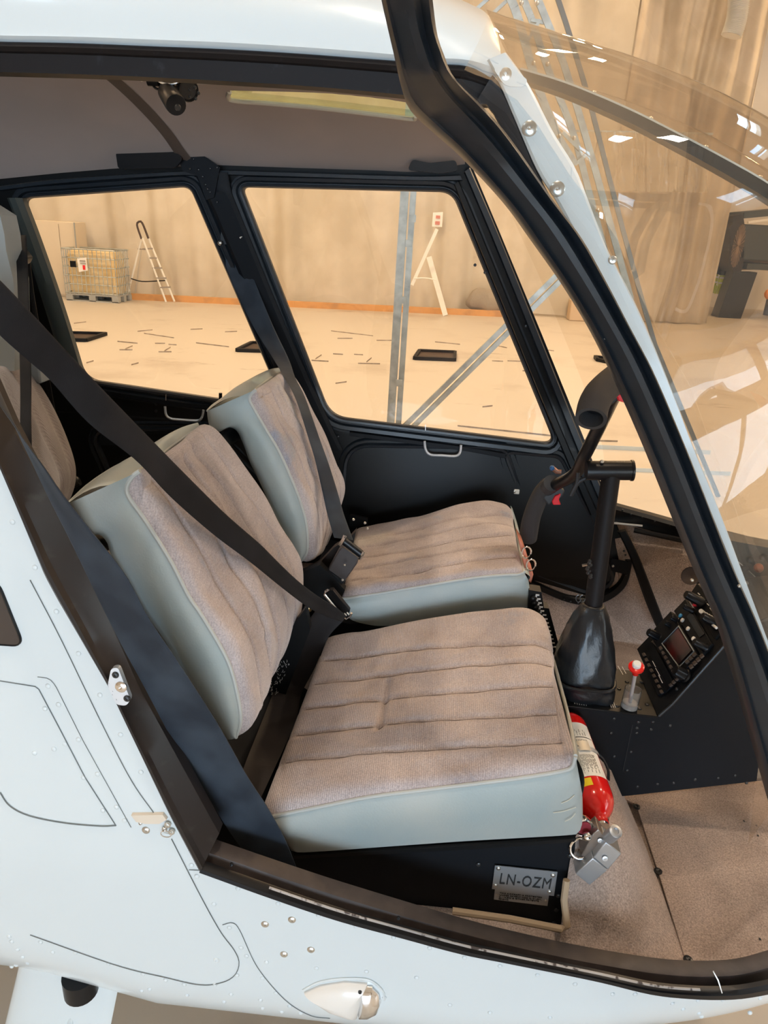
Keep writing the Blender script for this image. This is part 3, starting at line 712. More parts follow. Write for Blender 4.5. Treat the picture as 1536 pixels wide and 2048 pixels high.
seam([(378, 1740), (402, 1741)], 1.2)
seam([(445, 1850), (465, 1846), (480, 1862), (515, 1935), (570, 2000), (620, 2031), (660, 2037)], 1.2)
RIV = [(113, 1223), (157, 1307), (200, 1390), (241, 1469), (282, 1544), (96, 1372), (117, 1409), (90, 1417), (157, 1479), (130, 1488), (108, 1498), (69, 1506), (195, 1548), (167, 1555), (233, 1614), (206, 1621), (249, 1641), (25, 1044), (70, 1135),
 (18, 1873), (23, 1883), (35, 1899), (45, 1914), (55, 1926), (32, 1930), (23, 1933), (394, 1752), (383, 1730), (476, 1777), (428, 1808), (459, 1855), (482, 1895), (493, 1912), (474, 1950), (286, 1948), (331, 1960), (430, 1969),
 (368, 1969), (462, 1988), (374, 1990), (299, 1978), (283, 1981), (448, 2003), (81, 1884), (105, 1904), (151, 1905), (217, 1927), (556, 1807), (637, 1831), (712, 1853), (787, 1875), (859, 1896), (533, 1924), (633, 1936), (525, 1956),
 (552, 1986), (521, 2000), (833, 1955), (733, 1943), (525, 2016), (579, 2012), (563, 2023), (601, 2026), (769, 1995), (929, 1915), (1000, 1932), (1075, 1950), (1150, 1968), (1225, 1988), (1270, 1988), (1345, 2007), (1396, 2001), (1446, 2000), (1366, 2018), (1520, 1996), (1403, 2033), (1398, 2026), (1500, 2026), (900, 2010), (980, 2025), (1100, 2035)]
def rivet_mesh():
    mb = MB(); mb.rev((0, 0, 0), (0, -1, 0), [(-.001, .0042), (.0004, .0040), (.0013, .0030), (.0017, .0012), (.00175, 0)], 10); return mb
r0 = None
for px, py in RIV:
    p = _P(px, py, YN)
    if r0 is None:
        me = D.meshes.new('rivet'); mb = rivet_mesh(); me.from_pydata([tuple(v) for v in mb.v], [], mb.f); me.materials.append(M_white); me.shade_smooth()
        r0 = D.objects.new('rivet', me); COL.objects.link(r0); r0.parent = H; r0.location = p-wloc(H)
        r = r0
    else: r = cp(r0, p, H)
    r.rotation_euler = (-R(8), 0, 0)
# screws (larger, steel)
def screw(mb, p, n, r=.006):
    n = Vector(n).normalized(); mb.rev(p, n, [(-.001, r), (.0008, r), (.0022, r*.75), (.0026, r*.3), (.0012, .0004)], 14); return mb
for px, py in ((530, 1848), (584, 1839), (568, 1908), (622, 1899), (292, 1660)):
    bf(screw(MB(), _P(px, py, YN), (0, -1, .1), .0062), 'panel_screw', M_screw)
bf(screw(MB(), _P(433, 1920, YN), (0, -1, .1), .005), 'panel_screw', M_white)
# dark corner of the rear door window
mb = MB(); skin(mb, rpoly([(-60, 1150), (-5, 1165), (46, 1292), (-60, 1285)], 22, 6), off(YN, -.002), .004, step=10); w = bf(mb, 'rear_door_window', mat('dark_smoked_pane', (.05, .04, .036, 1), .15, coat=.6), label='corner of a dark tinted rear door window')
mb = MB(); ring(mb, densify(rpoly([(-60, 1150), (-5, 1165), (46, 1292), (-60, 1285)], 22, 6), 12), off(YN, -.002), [(-1, .001), (1, .0016), (2.5, 0)], .002); obj('window_seal', mb, M_seal, w)
# door latch by the sill corner
t = bf(skin(MB(), [(262, 1631), (325, 1630), (333, 1640), (318, 1648), (290, 1648), (272, 1644)], off(YN, -.006), .006, step=8), 'door_latch', mat('cream_latch', (.72, .62, .50, 1), .4), label='small cream latch lever with steel screws')
for px, py, rr in ((281, 1646, .003), (335, 1650, .005), (329, 1658, .004), (343, 1664, .005)): obj('latch_screw', screw(MB(), _P(px, py, off(YN, -.004)), (0, -1, .1), rr), M_screw, t)
obj('split_ring', MB().tube([_P(332, 1668, off(YN, -.008))+Vector((.008*math.cos(a*.4), 0, .006*math.sin(a*.4))) for a in range(16)], .0009, 6, closed=True), M_chrome, t)
# landing light fairing
base = curve([(608, 1983), (640, 1968), (690, 1961), (735, 1965), (760, 1985), (764, 2000), (757, 2020), (735, 2028), (700, 2027), (650, 2010)], YN, 40)
ctr = sum(base, Vector())/len(base)
def blob(base, ctr, h, n=8, cut=None):
    rows = []
    for k in range(n+1):
        a = k/n*math.pi/2; rows.append([ctr.lerp(p, math.cos(a))+Vector((0, -h*math.sin(a), -.10*h*math.sin(a))) for p in base])
    return rows
lp = densify([(608, 1983), (640, 1969), (690, 1961), (735, 1965), (735, 1965), (716, 2029), (700, 2027), (650, 2010)], 9)
b2 = [_P(p[0], p[1], YN) for p in lp]; cc = _P(690, 1998, YN)
rows = blob(b2, cc, .022); mb = MB().grid(rows, cv=True); nl = bf(mb, 'position_light', mat('cream_fairing', (.80, .76, .70, 1), .35, coat=.4), label='cream teardrop position light fairing with clear dome')
lp = densify([(724, 1968), (745, 1970), (759, 1984), (763, 2000), (757, 2018), (738, 2028), (716, 2028)], 6)
b3 = [_P(p[0], p[1], YN) for p in lp]; cc2 = _P(732, 1999, YN)
obj('lens', MB().grid(blob(b3, cc2, .021), cv=True), M_chrome, nl); 
obj('base_flange', MB().tube([_P(p[0], p[1], off(YN, -.001)) for p in resample([(606, 1981), (640, 1964), (690, 1957), (738, 1960), (765, 1982), (768, 2000)], 30)], .0022, 6), M_white, nl)
obj('lens_screw', screw(MB(), _P(720, 1984, off(YN, -.02)), (0, -1, 0), .003), M_dscrew, nl); obj('lens_screw', screw(MB(), _P(688, 2021, off(YN, -.006)), (0, -1, 0), .003), M_dscrew, nl)
# landing gear leg fairing below the belly
mb = MB(); 
A = [P(36, 1938, .90), P(10, 2048, .88)]; B = [P(236, 1978, .90), P(222, 2048, .88)]
A.append(A[1]+(A[1]-A[0])*1.5); B.append(B[1]+(B[1]-B[0])*1.5); A[0] -= (A[1]-A[0])*.8; B[0] -= (B[1]-B[0])*1.2
rows = []
for a, b in zip(A, B):
    w = (b-a); row = []
    for k in range(24):
        an = 2*math.pi*k/24; s = .5-.5*math.cos(an); row.append(a+w*s+Vector((0, -.022*math.sin(an)*(1.2-.5*s), 0)))
    rows.append(row)
mb.grid(rows, cv=True); g = bf(mb, 'landing_gear_fairing', M_white, sharp=70)
obj('black_damper', MB().rev(P(158, 1950, .872), (.0, .0, -1), [(0, .030), (.042, .030), (.046, .026)], 24), M_seal, g)
obj('raised_rib', MB().tube([P(148, 2012, .885), P(138, 2060, .86)], .006, 8), M_white, g)

# --- roof shell, lip and rail
RAILT = [(-80, 79), (0, 83), (150, 86), (300, 92), (450, 98), (600, 107), (720, 116), (800, 122), (860, 128), (935, 132), (990, 160)]
RAILB = [(-80, 141), (0, 143), (150, 147), (300, 153), (450, 161), (600, 170), (720, 180), (800, 188), (870, 196), (950, 206), (985, 207)]
LIPT = [(-80, 58), (0, 61), (150, 63), (300, 68), (450, 74), (600, 83), (720, 92), (800, 100), (860, 105), (935, 110), (1003, 118)]
yr = .945
et = curve(LIPT, yr-.006, 60); eb = curve(RAILT, yr-.004, 60)
fe = [P(1003, 118, yr-.006), P(990, 74, 1.04), P(970, 44, 1.18), Vector((.035, 1.42, EZ+.298))]
rows = []
for i, p in enumerate(et):
    s = i/59; row = [eb[i]+Vector((0, .004, 0)), p.lerp(eb[i], .5)+Vector((0, -.003, 0)), p]
    k = min(max((-.0-p.x)/.5, 0), 1.6)
    top = Vector((p.x, 1.42, EZ+.315+.07*k))
    # front margin follows the windshield joint
    blend = max(0, (p.x+.12)/.2)
    blend = min(blend, 1)
    for j in range(1, 15):
        a = j/14; q = Vector((p.x, p.y+(top.y-p.y)*(1-math.cos(a*math.pi/2)), p.z+(top.z-p.z)*math.sin(a*math.pi/2)))
        f = a*3; fi = min(int(f), 2); qf = fe[fi].lerp(fe[fi+1], f-fi)
        if blend > 0: q = q.lerp(qf, blend**1.5)
        row.append(q)
    rows.append(row)
mb = MB(); mb.grid(rows)
bf(mb, 'roof_shell', M_white, sharp=50)
mb = MB(); strip(mb, RAILT, RAILB, .945, [(0, .0), (.06, .006), (.20, .008), (.34, .004), (.38, -.001), (1, -.004)], 70, back=.03)
bf(mb, 'door_opening_top_rail', M_rail, sharp=25)
for x0, x1, y in ((0, 46, 94), (186, 250, 98)): 
    pass
# roof screws near the windshield joint
for px, py, Y in ((927, 32, 1.16), (964, 80, 1.0), (905, 14, 1.30)): bf(screw(MB(), P(px, py, Y-.004), (-.1, -.8, .6), .010), 'roof_screw', M_white)
# front corner of the opening: dark inner frame running down behind the open door
mb = MB(); strip(mb, [(985, 150), (1001, 169), (1022, 215), (1075, 342), (1130, 450), (1200, 590), (1290, 790), (1400, 1050), (1500, 1290), (1580, 1480)],
      [(950, 206), (975, 206), (1000, 245), (1040, 340), (1095, 450), (1165, 590), (1260, 790), (1370, 1050), (1475, 1300), (1550, 1500)], YN, [(0, 0), (.15, .004), (.5, .0), (1, -.01)], 60, back=.01)
bf(mb, 'door_opening_front_frame', mat('dark_grey_frame', (.035, .036, .040, 1), .5))
# white windshield edge strip with screws
WL_ = [(975, 120), (1000, 168), (1035, 250), (1075, 342), (1112, 400), (1165, 495), (1205, 564), (1254, 658), (1303, 752), (1368, 900), (1426, 1040), (1526, 1290), (1600, 1480)]
WR_ = [(1012, 105), (1056, 167), (1105, 262), (1150, 335), (1180, 410), (1213, 495), (1258, 581), (1297, 665), (1349, 794), (1389, 900), (1442, 1030), (1539, 1290), (1612, 1480)]
mb = MB(); strip(mb, WL_, WR_, off(YN, -.006), [(0, 0), (.08, .003), (.9, .003), (1, 0)], 70, back=.006)
bf(mb, 'windshield_edge_strip', M_white)
for px, py, r_ in ((1011, 149, .0085), (1059, 257, .0085), (1115, 378, .0085), (1225, 520, .005)): bf(screw(MB(), _P(px, py, off(YN, -.010)), (0, -1, .15), r_), 'strip_screw', M_screw)
mb = MB(); skin(mb, rpoly([(985, 135), (1012, 128), (1056, 160), (1048, 174), (1010, 172)], 12, 5), off(YN, -.012), .01, step=8); bf(mb, 'doubler_plate', M_white)

# --- rear post and sill of the opening
POST_IN = [(-60, 735), (0, 869), (156, 1164), (264, 1404), (400, 1650), (427, 1698)]
mb = MB(); strip(mb, OUT_POST, POST_IN, YN, [(0, .002), (.12, .006), (.27, .006), (.33, -.004), (1, -.03)], 60, False, back=.02)
bf(mb, 'door_opening_rear_post', mat('brown_black_post', (.020, .015, .013, 1), .35, var=(40, (.04, .035, .03, 1), .6, .8)), sharp=25)
SILL_TOP = [(418, 1697), (603, 1760), (732, 1801), (920, 1857), (1016, 1882), (1118, 1905), (1206, 1922), (1294, 1936), (1360, 1943), (1430, 1944), (1490, 1938), (1560, 1918)]
def lerpath(a, b, t, n=60):
    A_, B_ = resample(a, n), resample(b, n); return [p.lerp(q, t) for p, q in zip(A_, B_)]
m1 = lerpath(SILL_TOP, SILL_BOT, .675); m2 = lerpath(SILL_TOP, SILL_BOT, .735)
mb = MB(); strip(mb, SILL_TOP, m1, off(YN, .03), [(0, 0), (.06, .006), (1, .022)], 60, back=.02, YR=None); bf(mb, 'door_sill', M_sill)
mb = MB(); strip(mb, m1[7:52], m2[7:52], off(YN, -.004), [(0, 0), (.5, .002), (1, .0)], 52, back=.0015); bf(mb, 'worn_sill_edge', M_worn)
mb = MB(); strip(mb, m2, SILL_BOT, YN, [(0, 0), (.25, .006), (.75, .007), (1, 0)], 60, back=.008); bf(mb, 'sill_seal', M_seal)
bf(MB().tube([_P(1426, 1942, off(YN, .01)), _P(1436, 1960, off(YN, 0)), _P(1444, 1986, off(YN, -.008))], .0012, 5), 'sill_joint', M_screw)
for px, py in ((463, 1729), (797, 1836)): bf(screw(MB(), _P(px, py, off(YN, .008)), (0, -1, .6), .003), 'sill_hole', M_seal)
# striker plate on the rear post
t = bf(skin(MB(), rpoly([(222, 1337), (236, 1335), (261, 1400), (252, 1412), (232, 1409), (215, 1372)], 7, 4), off(YN, -.006), .008, step=6), 'striker_plate', M_alu, label='bare metal striker plate with three holes')
for px, py, rr in ((231, 1350, .005), (242, 1374, .0085), (254, 1397, .005)): obj('striker_screw', screw(MB(), _P(px, py, off(YN, -.0065)), (0, -1, .1), rr), M_dscrew if rr < .006 else M_chrome, t)

# --- open front door: swung straight out towards the photographer
DL = [(748, -90), (755, -40), (762, 0), (784, 95), (801, 169), (818, 210), (866, 257), (920, 305), (1010, 402), (1070, 484), (1133, 574), (1192, 672), (1244, 780), (1297, 900), (1350, 1032), (1399, 1152), (1453, 1281), (1517, 1500), (1600, 1800)]
DR = [(860, -90), (862, -40), (866, 0), (874, 60), (886, 98), (910, 152), (967, 210), (1020, 271), (1108, 398), (1167, 477), (1216, 564), (1265, 658), (1314, 752), (1377, 900), (1420, 1010), (1470, 1137), (1536, 1290), (1620, 1530), (1720, 1850)]
dY = [.50, .56, .60, .70, .745, .76, .77, .78, .79, .80, .81, .82, .83, .83, .83, .83, .83, .83, .83]
T = thing('cabin_door', 'open black framed front door swung out towards the viewer, its curved window frame crossing the view', 'door', P(1400, 1100, .83))
mb = MB(); strip(mb, DL, DR, dY, [(0, -.012), (.04, -.002), (.10, .003), (.16, -.001), (.24, .002), (.45, .010), (.62, .008), (.70, -.004), (.76, -.008), (.82, -.002), (.92, .002), (1, -.01)], 110, back=.02)
obj('window_frame', mb, M_door, T, sharp=28)
for px, py, rr in ((1157, 541, .0065), (1188, 596, .0065)): obj('rubber_bumper', MB().rev(P(px-4, py, .812), (.25, -1, .1), [(0, rr*1.4), (.002, rr*1.4), (.002, rr), (.012, rr*.9), (.015, rr*.4)], 16), M_seal, T)
for px, py in ((782, 52), (801, 94), (1075, 467), (1126, 514), (1155, 562), (1210, 676), (1384, 1160), (1478, 1172)): obj('frame_screw', screw(MB(), P(px, py, .79 if py > 200 else .66), (0, -1, 0), .0018), M_screw, T)
# its window pane: from the front frame back to the rear frame beside the camera
fr = resample(DR, 40); rows = []
for k, p in enumerate(fr):
    if p[1] < 150 or p[1] > 1500: continue
    a = P(p[0]-14, p[1], lerpl(dY, k/39)+.01); rows.append([a, Vector((a.x+.01, .5, a.z)), Vector((a.x+.03, .12, a.z))])
obj('door_window', MB().grid(rows), glassmat('door_window_glass', (.97, .98, .97, 1), ior=1.12), T)

a = P(1540, 1570, .845); q = [a, a+Vector((.10, 0, -.36)), a+Vector((.13, -.66, -.36)), a+Vector((.02, -.70, 0))]
obj('lower_door_skin', MB().prism(q, (.03, 0, .01)), M_black, T)
# --- windshield bubble
EDGE = WR_[:-1]; e3 = curve(EDGE, off(YN, -.001), 30)
e3 += [e3[-1]+Vector((.05, .03, -.22)), e3[-1]+Vector((.10, .08, -.42))]
crest = curve([(975, 22), (1040, 33), (1150, 62), (1300, 112), (1440, 178), (1536, 235), (1640, 310), (1800, 450)], 1.19, 30)
cl = crest[-1]; crest += [cl+Vector((.15, 0, -.3)), cl+Vector((.2, 0, -.6))]
bow = curve([(1038, 144), (1130, 172), (1250, 222), (1350, 272), (1450, 325), (1536, 375), (1640, 448), (1800, 590)], 1.42, 30)
cl = bow[-1]; bow += [cl+Vector((.14, 0, -.3)), cl+Vector((.18, 0, -.6))]
def quad3(a, m_, b, t): return a*(2*(t-.5)*(t-1)) + m_*(4*t*(1-t)) + b*(2*t*(t-.5))
rows = []
E_, C_, B_ = resample(e3, 48), resample(crest, 48), resample(bow, 48)
for a, m_, b in zip(E_, C_, B_): rows.append([quad3(a, m_, b, k/20) for k in range(21)])
for it in range(60):      # fair the bubble so that mirrored windows stay straight
    new = [list(r) for r in rows]
    for i in range(1, len(rows)-1):
        for k in range(1, 20): new[i][k] = rows[i][k]*.5+(rows[i-1][k]+rows[i+1][k])*.25
    if it < 12:
        for i in range(1, len(rows)-1): new[i][0] = rows[i][0]*.5+(rows[i-1][0]+rows[i+1][0])*.25
    rows = new
bf(MB().grid(rows), 'windshield', G_ws, sharp=180)
rows2 = [[Vector((p.x, 2.84-p.y, p.z)) for p in r] for r in rows]
bf(MB().grid(rows2), 'far_windshield', G_wsf, sharp=180)
# centre bow between the windshield halves, white rim and screws on top
mb = MB(); bl = [Vector(p)+Vector((0, 0, -.0)) for p in bow[:30]]
rows = []
for i, p in enumerate(bl):
    w = .014+.012*i/29
    rows.append([p+Vector((0, -.02, .0)), p+Vector((0, -.02, -w)), p+Vector((0, .02, -w)), p+Vector((0, .02, 0))])
mb.grid(rows, cv=True); bw = bf(mb, 'windshield_centre_bow', M_black)
mb = MB(); mb.grid([[p+Vector((0, -.021, .003)), p+Vector((0, -.021, 0)), p+Vector((0, .021, 0)), p+Vector((0, .021, .003))] for p in bl], cv=True); obj('white_bow_edge', mb, M_white, bw)
for k in (5, 9, 13, 17, 21): obj('bow_screw', MB().sph(bl[k]+Vector((0, -.012, .004)), .0055, 10, 6, (1, 1, .6)), M_screw, bw)

# --- headliner with bow and roof window
def yh(t): return 1.42+.48*t     # t: 0 at the rail, 1 at the far roof edge
HB = [(-80, 366), (0, 358), (120, 346), (230, 337), (330, 334), (430, 330), (600, 336), (760, 341), (812, 344), (860, 342), (925, 330)]
HT = [(-80, 120), (0, 122), (120, 124), (230, 126), (330, 130), (430, 134), (600, 145), (760, 158), (812, 162), (860, 166), (960, 190)]
hole = [(460, 181), (560, 183), (700, 192), (812, 205), (830, 222), (830, 236), (760, 227), (640, 214), (540, 205), (470, 200)]
hb, ht = resample(HB, 49), resample(HT, 49)
def hpt(px, py):
    # headliner surface: vertical fraction picks the depth
    i = min(range(49), key=lambda k: abs(hb[k][0]-px)); yb, yt = hb[i][1], ht[i][1]
    t = (py-yt)/(yb-yt); return P(px, py, 1.42+.48*t-.05*math.sin(math.pi*min(max(t, 0), 1))*0)
lp = [Vector(p) for p in hb]+[Vector(p) for p in reversed(ht)]
def inter(px, side):
    q = resample([(460, 181), (640, 186), (760, 197), (812, 205), (831, 214)] if side else [(460, 199), (540, 206), (640, 215), (760, 229), (831, 237)], 40)
    i = min(range(40), key=lambda k: abs(q[k][0]-px)); return q[i][1]
mb = MB(); xs_ = [(-80+i*1010/80) for i in range(81)]; 
def vv(lst, x):
    for a, b in zip(lst, lst[1:]):
        if a[0] <= x <= b[0]: return a[1]+(b[1]-a[1])*(x-a[0])/(b[0]-a[0])
    return lst[-1][1]
colsA = []
for x in sorted(set(xs_+[460, 831])):
    yt, yb = vv(HT, x), vv(HB, x)
    h1 = (inter(x, True)-yt)/(yb-yt) if 460 <= x <= 831 else .30; h2 = (inter(x, False)-yt)/(yb-yt) if 460 <= x <= 831 else .40
    ts = [h1*k/5 for k in range(6)]+[h2+(1-h2)*k/14 for k in range(15)]
    colsA.append((x, [P(x, yt+(yb-yt)*t, 1.42+.48*t+.03*math.sin(math.pi*t)) for t in ts]))
for (xa, a), (xb, b) in zip(colsA, colsA[1:]):
    for j in range(20):
        if j == 5 and xa >= 459.9 and xb <= 831.1: continue
        mb.add([a[j], a[j+1], b[j+1], b[j]], [(0, 1, 2, 3)])
bf(mb, 'headliner', M_head, sharp=80)
def hp(px, py, d=0):
    yt, yb = vv(HT, px), vv(HB, px); t = (py-yt)/(yb-yt); return P(px, py, 1.42+.48*t+.03*math.sin(math.pi*min(max(t, 0), 1))-d)
mb = MB(); mb.tube([hp(*p) for p in resample([(459, 184), (462, 200), (540, 207), (640, 216), (760, 230), (826, 238), (831, 232)], 50)], .0045, 8); bf(mb, 'roof_window_padded_edge', mat('pale_padded_trim', (.52, .47, .38, 1), .8))
mb = MB(); mb.add([hp(455, 176, -.02), hp(640, 182, -.02), hp(836, 204, -.02), hp(836, 240, -.02), hp(640, 218, -.02), hp(455, 203, -.02)], [(0, 1, 4, 5), (1, 2, 3, 4)]); bf(mb, 'roof_window', G_sky)
mb = MB(); bowc = [(185, 128), (235, 168), (285, 215), (330, 265), (362, 310), (392, 345)]
L_ = [(p[0]-8, p[1]+3) for p in bowc]; R_ = [(p[0]+11, p[1]-5) for p in bowc]
rows = [[hp(*a, .004), hp(*[(a[i]+b[i])/2 for i in (0, 1)], .012), hp(*b, .004)] for a, b in zip(resample(L_, 30), resample(R_, 30))]
bf(MB().grid(rows), 'headliner_bow', M_bowm)
# --- far side wall of the cabin with two door windows
W1 = rpoly([(483, 374), (904, 384), (1110, 888), (661, 833)], [16, 26, 26, 34], 7)
W2 = rpoly([(47, 397), (381, 373), (572, 818), (170, 759)], [18, 18, 20, 30], 7)
fo = [(-90, 372), (0, 358), (230, 334), (430, 326), (600, 330), (830, 338), (925, 312), (945, 335), (1000, 466), (1085, 672), (1166, 872), (1215, 1000), (1238, 1060), (1260, 1120), (1245, 1165), (1200, 1198), (1140, 1196), (1060, 1165), (980, 1140), (700, 1130), (300, 1110), (-90, 1090)]
mb = MB(); skin(mb, fo, YF, .015, [W1, W2], step=30); bf(mb, 'far_side_frame', M_black, sharp=20)
def panelring(loop, prof, name='door_moulding', mt=M_door, Y=YF, back=.004, sharp=30): 
    mb = MB(); ring(mb, densify(loop, 14), Y, prof, back); return bf(mb, name, mt, sharp=sharp)
PR = [(-1, .004), (2, .010), (6, .011), (8, .004), (10, .004), (13, .014), (20, .015), (23, .006), (27, .006)]
fw = panelring(W1, PR, 'front_window_frame'); rw = panelring(W2, PR, 'rear_window_frame')
for w_, lp, nm in ((fw, W1, 'window_glass'), (rw, W2, 'window_glass')):
    mb = MB(); skin(mb, offset_loop(densify(lp, 40), 2), off(YF, .02), .002, step=60); obj(nm, mb, G_win, w_)
# second steps of the front far door: outer edge rib and the post
def fstrip(L, Rr, name, mt, prof=((0, 0), (.15, .006), (.85, .006), (1, 0)), d=0, n=40, smooth=True, parent=None, label=None):
    mb = MB(); strip(mb, L, Rr, off(YF, -d), list(prof), n, smooth, back=.01); return obj(name, mb, mt, parent or H, sharp=28, label=label)
fstrip([(928, 345), (985, 480), (1070, 690), (1150, 890), (1205, 1020)], [(940, 335), (998, 470), (1083, 680), (1164, 882), (1218, 1010)], 'door_frame_rib', M_door, d=.02)
fstrip([(908, 370), (960, 500), (1050, 720), (1120, 890), (1180, 1030)], [(918, 362), (972, 490), (1062, 712), (1134, 885), (1195, 1022)], 'door_frame_rib', M_black, d=.016)
fstrip([(0, 372), (120, 358), (350, 343), (405, 345)], [(0, 382), (120, 368), (350, 352), (408, 354)], 'roof_rail_moulding', M_door, d=.012)
fstrip([(440, 340), (600, 345), (830, 352), (920, 350)], [(440, 350), (600, 355), (830, 362), (925, 362)], 'roof_rail_moulding', M_door, d=.012)
# pillar between the doors with gusset
fstrip([(388, 345), (420, 410), (500, 600), (570, 760), (640, 900)], [(455, 345), (462, 385), (545, 590), (618, 760), (685, 900)], 'centre_pillar', M_blackm, d=.022, smooth=False)
pl = bf(skin(MB(), [(352, 302), (372, 288), (392, 300), (440, 335), (436, 352), (428, 395), (412, 400), (395, 352), (365, 342)], off(YF, -.035), .006), 'pillar_gusset', M_blackm)
for px, py in ((387, 318), (380, 338), (397, 339), (420, 337), (434, 335), (405, 353), (411, 369), (415, 378), (420, 384), (434, 404)): obj('gusset_rivet', screw(MB(), _P(px, py, off(YF, -.036)), (0, -1, 0), .0028), M_dscrew, pl)
bf(skin(MB(), rpoly([(231, 303), (352, 303), (366, 318), (350, 336), (236, 338)], 8), lambda x, z: YF(x, z)-.055, .01), 'roof_edge_recess', M_seal)
bf(skin(MB(), rpoly([(824, 319), (860, 326), (912, 320), (916, 342), (880, 347), (815, 340)], 8), lambda x, z: YF(x, z)-.055, .01), 'roof_edge_recess', M_seal)
# lower door panels: armrest pockets
def pocket(loop, r, name='door_pocket_panel'):
    lp = rpoly(loop, r, 8); panelring(lp, [(-4, -.002), (0, .012), (5, .014), (9, .003), (12, .003), (16, .010), (20, .0)], 'pocket_moulding', M_door)
    mb = MB(); skin(mb, offset_loop(densify(lp, 16), -2), off(YF, -.003), .004, step=40); bf(mb, name, mat('blue_black_pocket', (.010, .015, .021, 1), .5, spec=.4, bump=(200, .2, .0006)))
pocket([(696, 892), (1008, 897), (1078, 1085), (690, 998)], [45, 20, 20, 20])
pocket([(1012, 905), (1118, 914), (1186, 1052), (1062, 1036)], [16, 12, 14, 20])
pocket([(1050, 1052), (1192, 1082), (1226, 1160), (1180, 1182), (1068, 1140)], [14, 14, 20, 30, 10])
pocket([(185, 860), (420, 862), (560, 1000), (250, 1000)], [40, 20, 20, 30])
fstrip([(700, 862), (840, 880), (930, 892), (1010, 905)], [(700, 872), (840, 890), (930, 902), (1012, 917)], 'door_ledge', M_blackm, d=.01)
fstrip([(190, 775), (340, 800), (450, 812), (560, 830)], [(190, 786), (340, 811), (450, 822), (560, 842)], 'door_ledge', M_blackm, d=.012)
for q in ([(849, 882), (851, 898), (860, 909), (885, 911), (911, 912), (920, 905), (922, 890)], [(330, 813), (332, 829), (342, 837), (370, 840), (396, 841), (404, 834), (407, 820)]):
    bf(MB().tube(curve(q, off(YF, -.03), 30), .0038, 8), 'door_pull_handle', M_alu)
for px, py, r_ in ((695, 877, .013),): bf(MB().rev(_P(px, py, off(YF, -.001)), (0, -1, 0), [(0, r_), (.002, r_), (.003, r_*.8)], 20), 'round_button', M_door)
for px, py in ((676, 873), (676, 884), (836, 873), (836, 886), (958, 891), (958, 903), (957, 891), (312, 808), (312, 822), (950, 530), (970, 545), (1052, 652)): bf(screw(MB(), _P(px, py, off(YF, -.012)), (0, -1, 0), .004), 'door_screw', M_dscrew)
k = bf(MB().box(_P(1033, 983, off(YF, -.015)), (.016, .01, .014)), 'white_catch', M_white2, bevel=.002); obj('catch_screw', screw(MB(), _P(1029, 983, off(YF, -.02)), (0, -1, 0), .004), M_screw, k)
bf(MB().tube([_P(441, 800, off(YF, -.03)), _P(441, 786, off(YF, -.03))], .005, 8), 'lock_button', M_seal)
for px, py in ((332, 795), (851, 855)): bf(MB().bar(_P(px, py-6, off(YF, -.025)), _P(px, py+6, off(YF, -.025)), .0015, .0015), 'chrome_mark', M_chrome)
# nose: lower windshield rail, carpeted side and slanting tube on the far side
mb = MB(); strip(mb, [(1205, 1004), (1300, 1030), (1380, 1052), (1470, 1072), (1560, 1098), (1700, 1150)], [(1225, 1040), (1300, 1060), (1380, 1084), (1470, 1106), (1560, 1134), (1700, 1190)], off(YF, -.02), [(0, 0), (.2, .01), (.5, .004), (1, .006)], 50, back=.03); bf(mb, 'lower_windshield_rail', M_black)
for px, py in ((1245, 1020), (1262, 1028), (1285, 1034), (1310, 1042), (1340, 1050)): bf(screw(MB(), _P(px, py, off(YF, -.028)), (0, -1, 0), .0028), 'rail_screw', M_dscrew)
bf(MB().tube([_P(1226, 1046, off(YF, -.03)), _P(1285, 1052, off(YF, -.04))], .0035, 8), 'vent_rod', M_alu)
bf(MB().tube([_P(1268, 1060, off(YF, -.04)), _P(1370, 1082, off(YF, -.04))], .008, 8), 'gas_strut', M_seal)
mb = MB(); skin(mb, [(1190, 1020), (1300, 1050), (1420, 1085), (1600, 1140), (1750, 1200), (1750, 1620), (1500, 1480), (1330, 1300), (1235, 1262), (1180, 1210)], off(YF, .012), .01, step=40)
bf(mb, 'carpeted_nose_side', M_carpet)
mb = MB(); skin(mb, [(-200, 1050), (600, 1080), (1060, 1120), (1250, 1160), (1320, 1290), (1280, 1345), (1000, 1330), (-200, 1290)], off(YF, .03), .01, step=60); bf(mb, 'carpeted_side_kick_panel', M_carpet)
fstrip([(1236, 1064), (1262, 1120), (1290, 1200), (1316, 1262)], [(1252, 1060), (1280, 1118), (1308, 1190), (1334, 1258)], 'cabin_frame_tube', M_black, d=.075)
fstrip([(1000, 1140), (1060, 1160), (1140, 1192), (1195, 1192), (1238, 1165), (1252, 1120)], [(1000, 1153), (1060, 1174), (1140, 1206), (1200, 1208), (1250, 1175), (1266, 1120)], 'lower_door_frame', M_black, d=.02)
for px, py in ((1128, 1199), (1141, 1203), (1156, 1206), (1248, 1102), (1251, 1110), (1252, 1150)): bf(screw(MB(), _P(px, py, off(YF, -.03)), (0, -1, 0), .003), 'frame_rivet', M_dscrew)
b_ = bf(skin(MB(), rpoly([(1222, 1118), (1255, 1124), (1258, 1150), (1222, 1142)], 4), off(YF, -.035), .006), 'hinge_bracket', M_blackm); obj('bracket_bolt', screw(MB(), _P(1226, 1132, off(YF, -.036)), (0, -1, 0), .004), M_screw, b_)
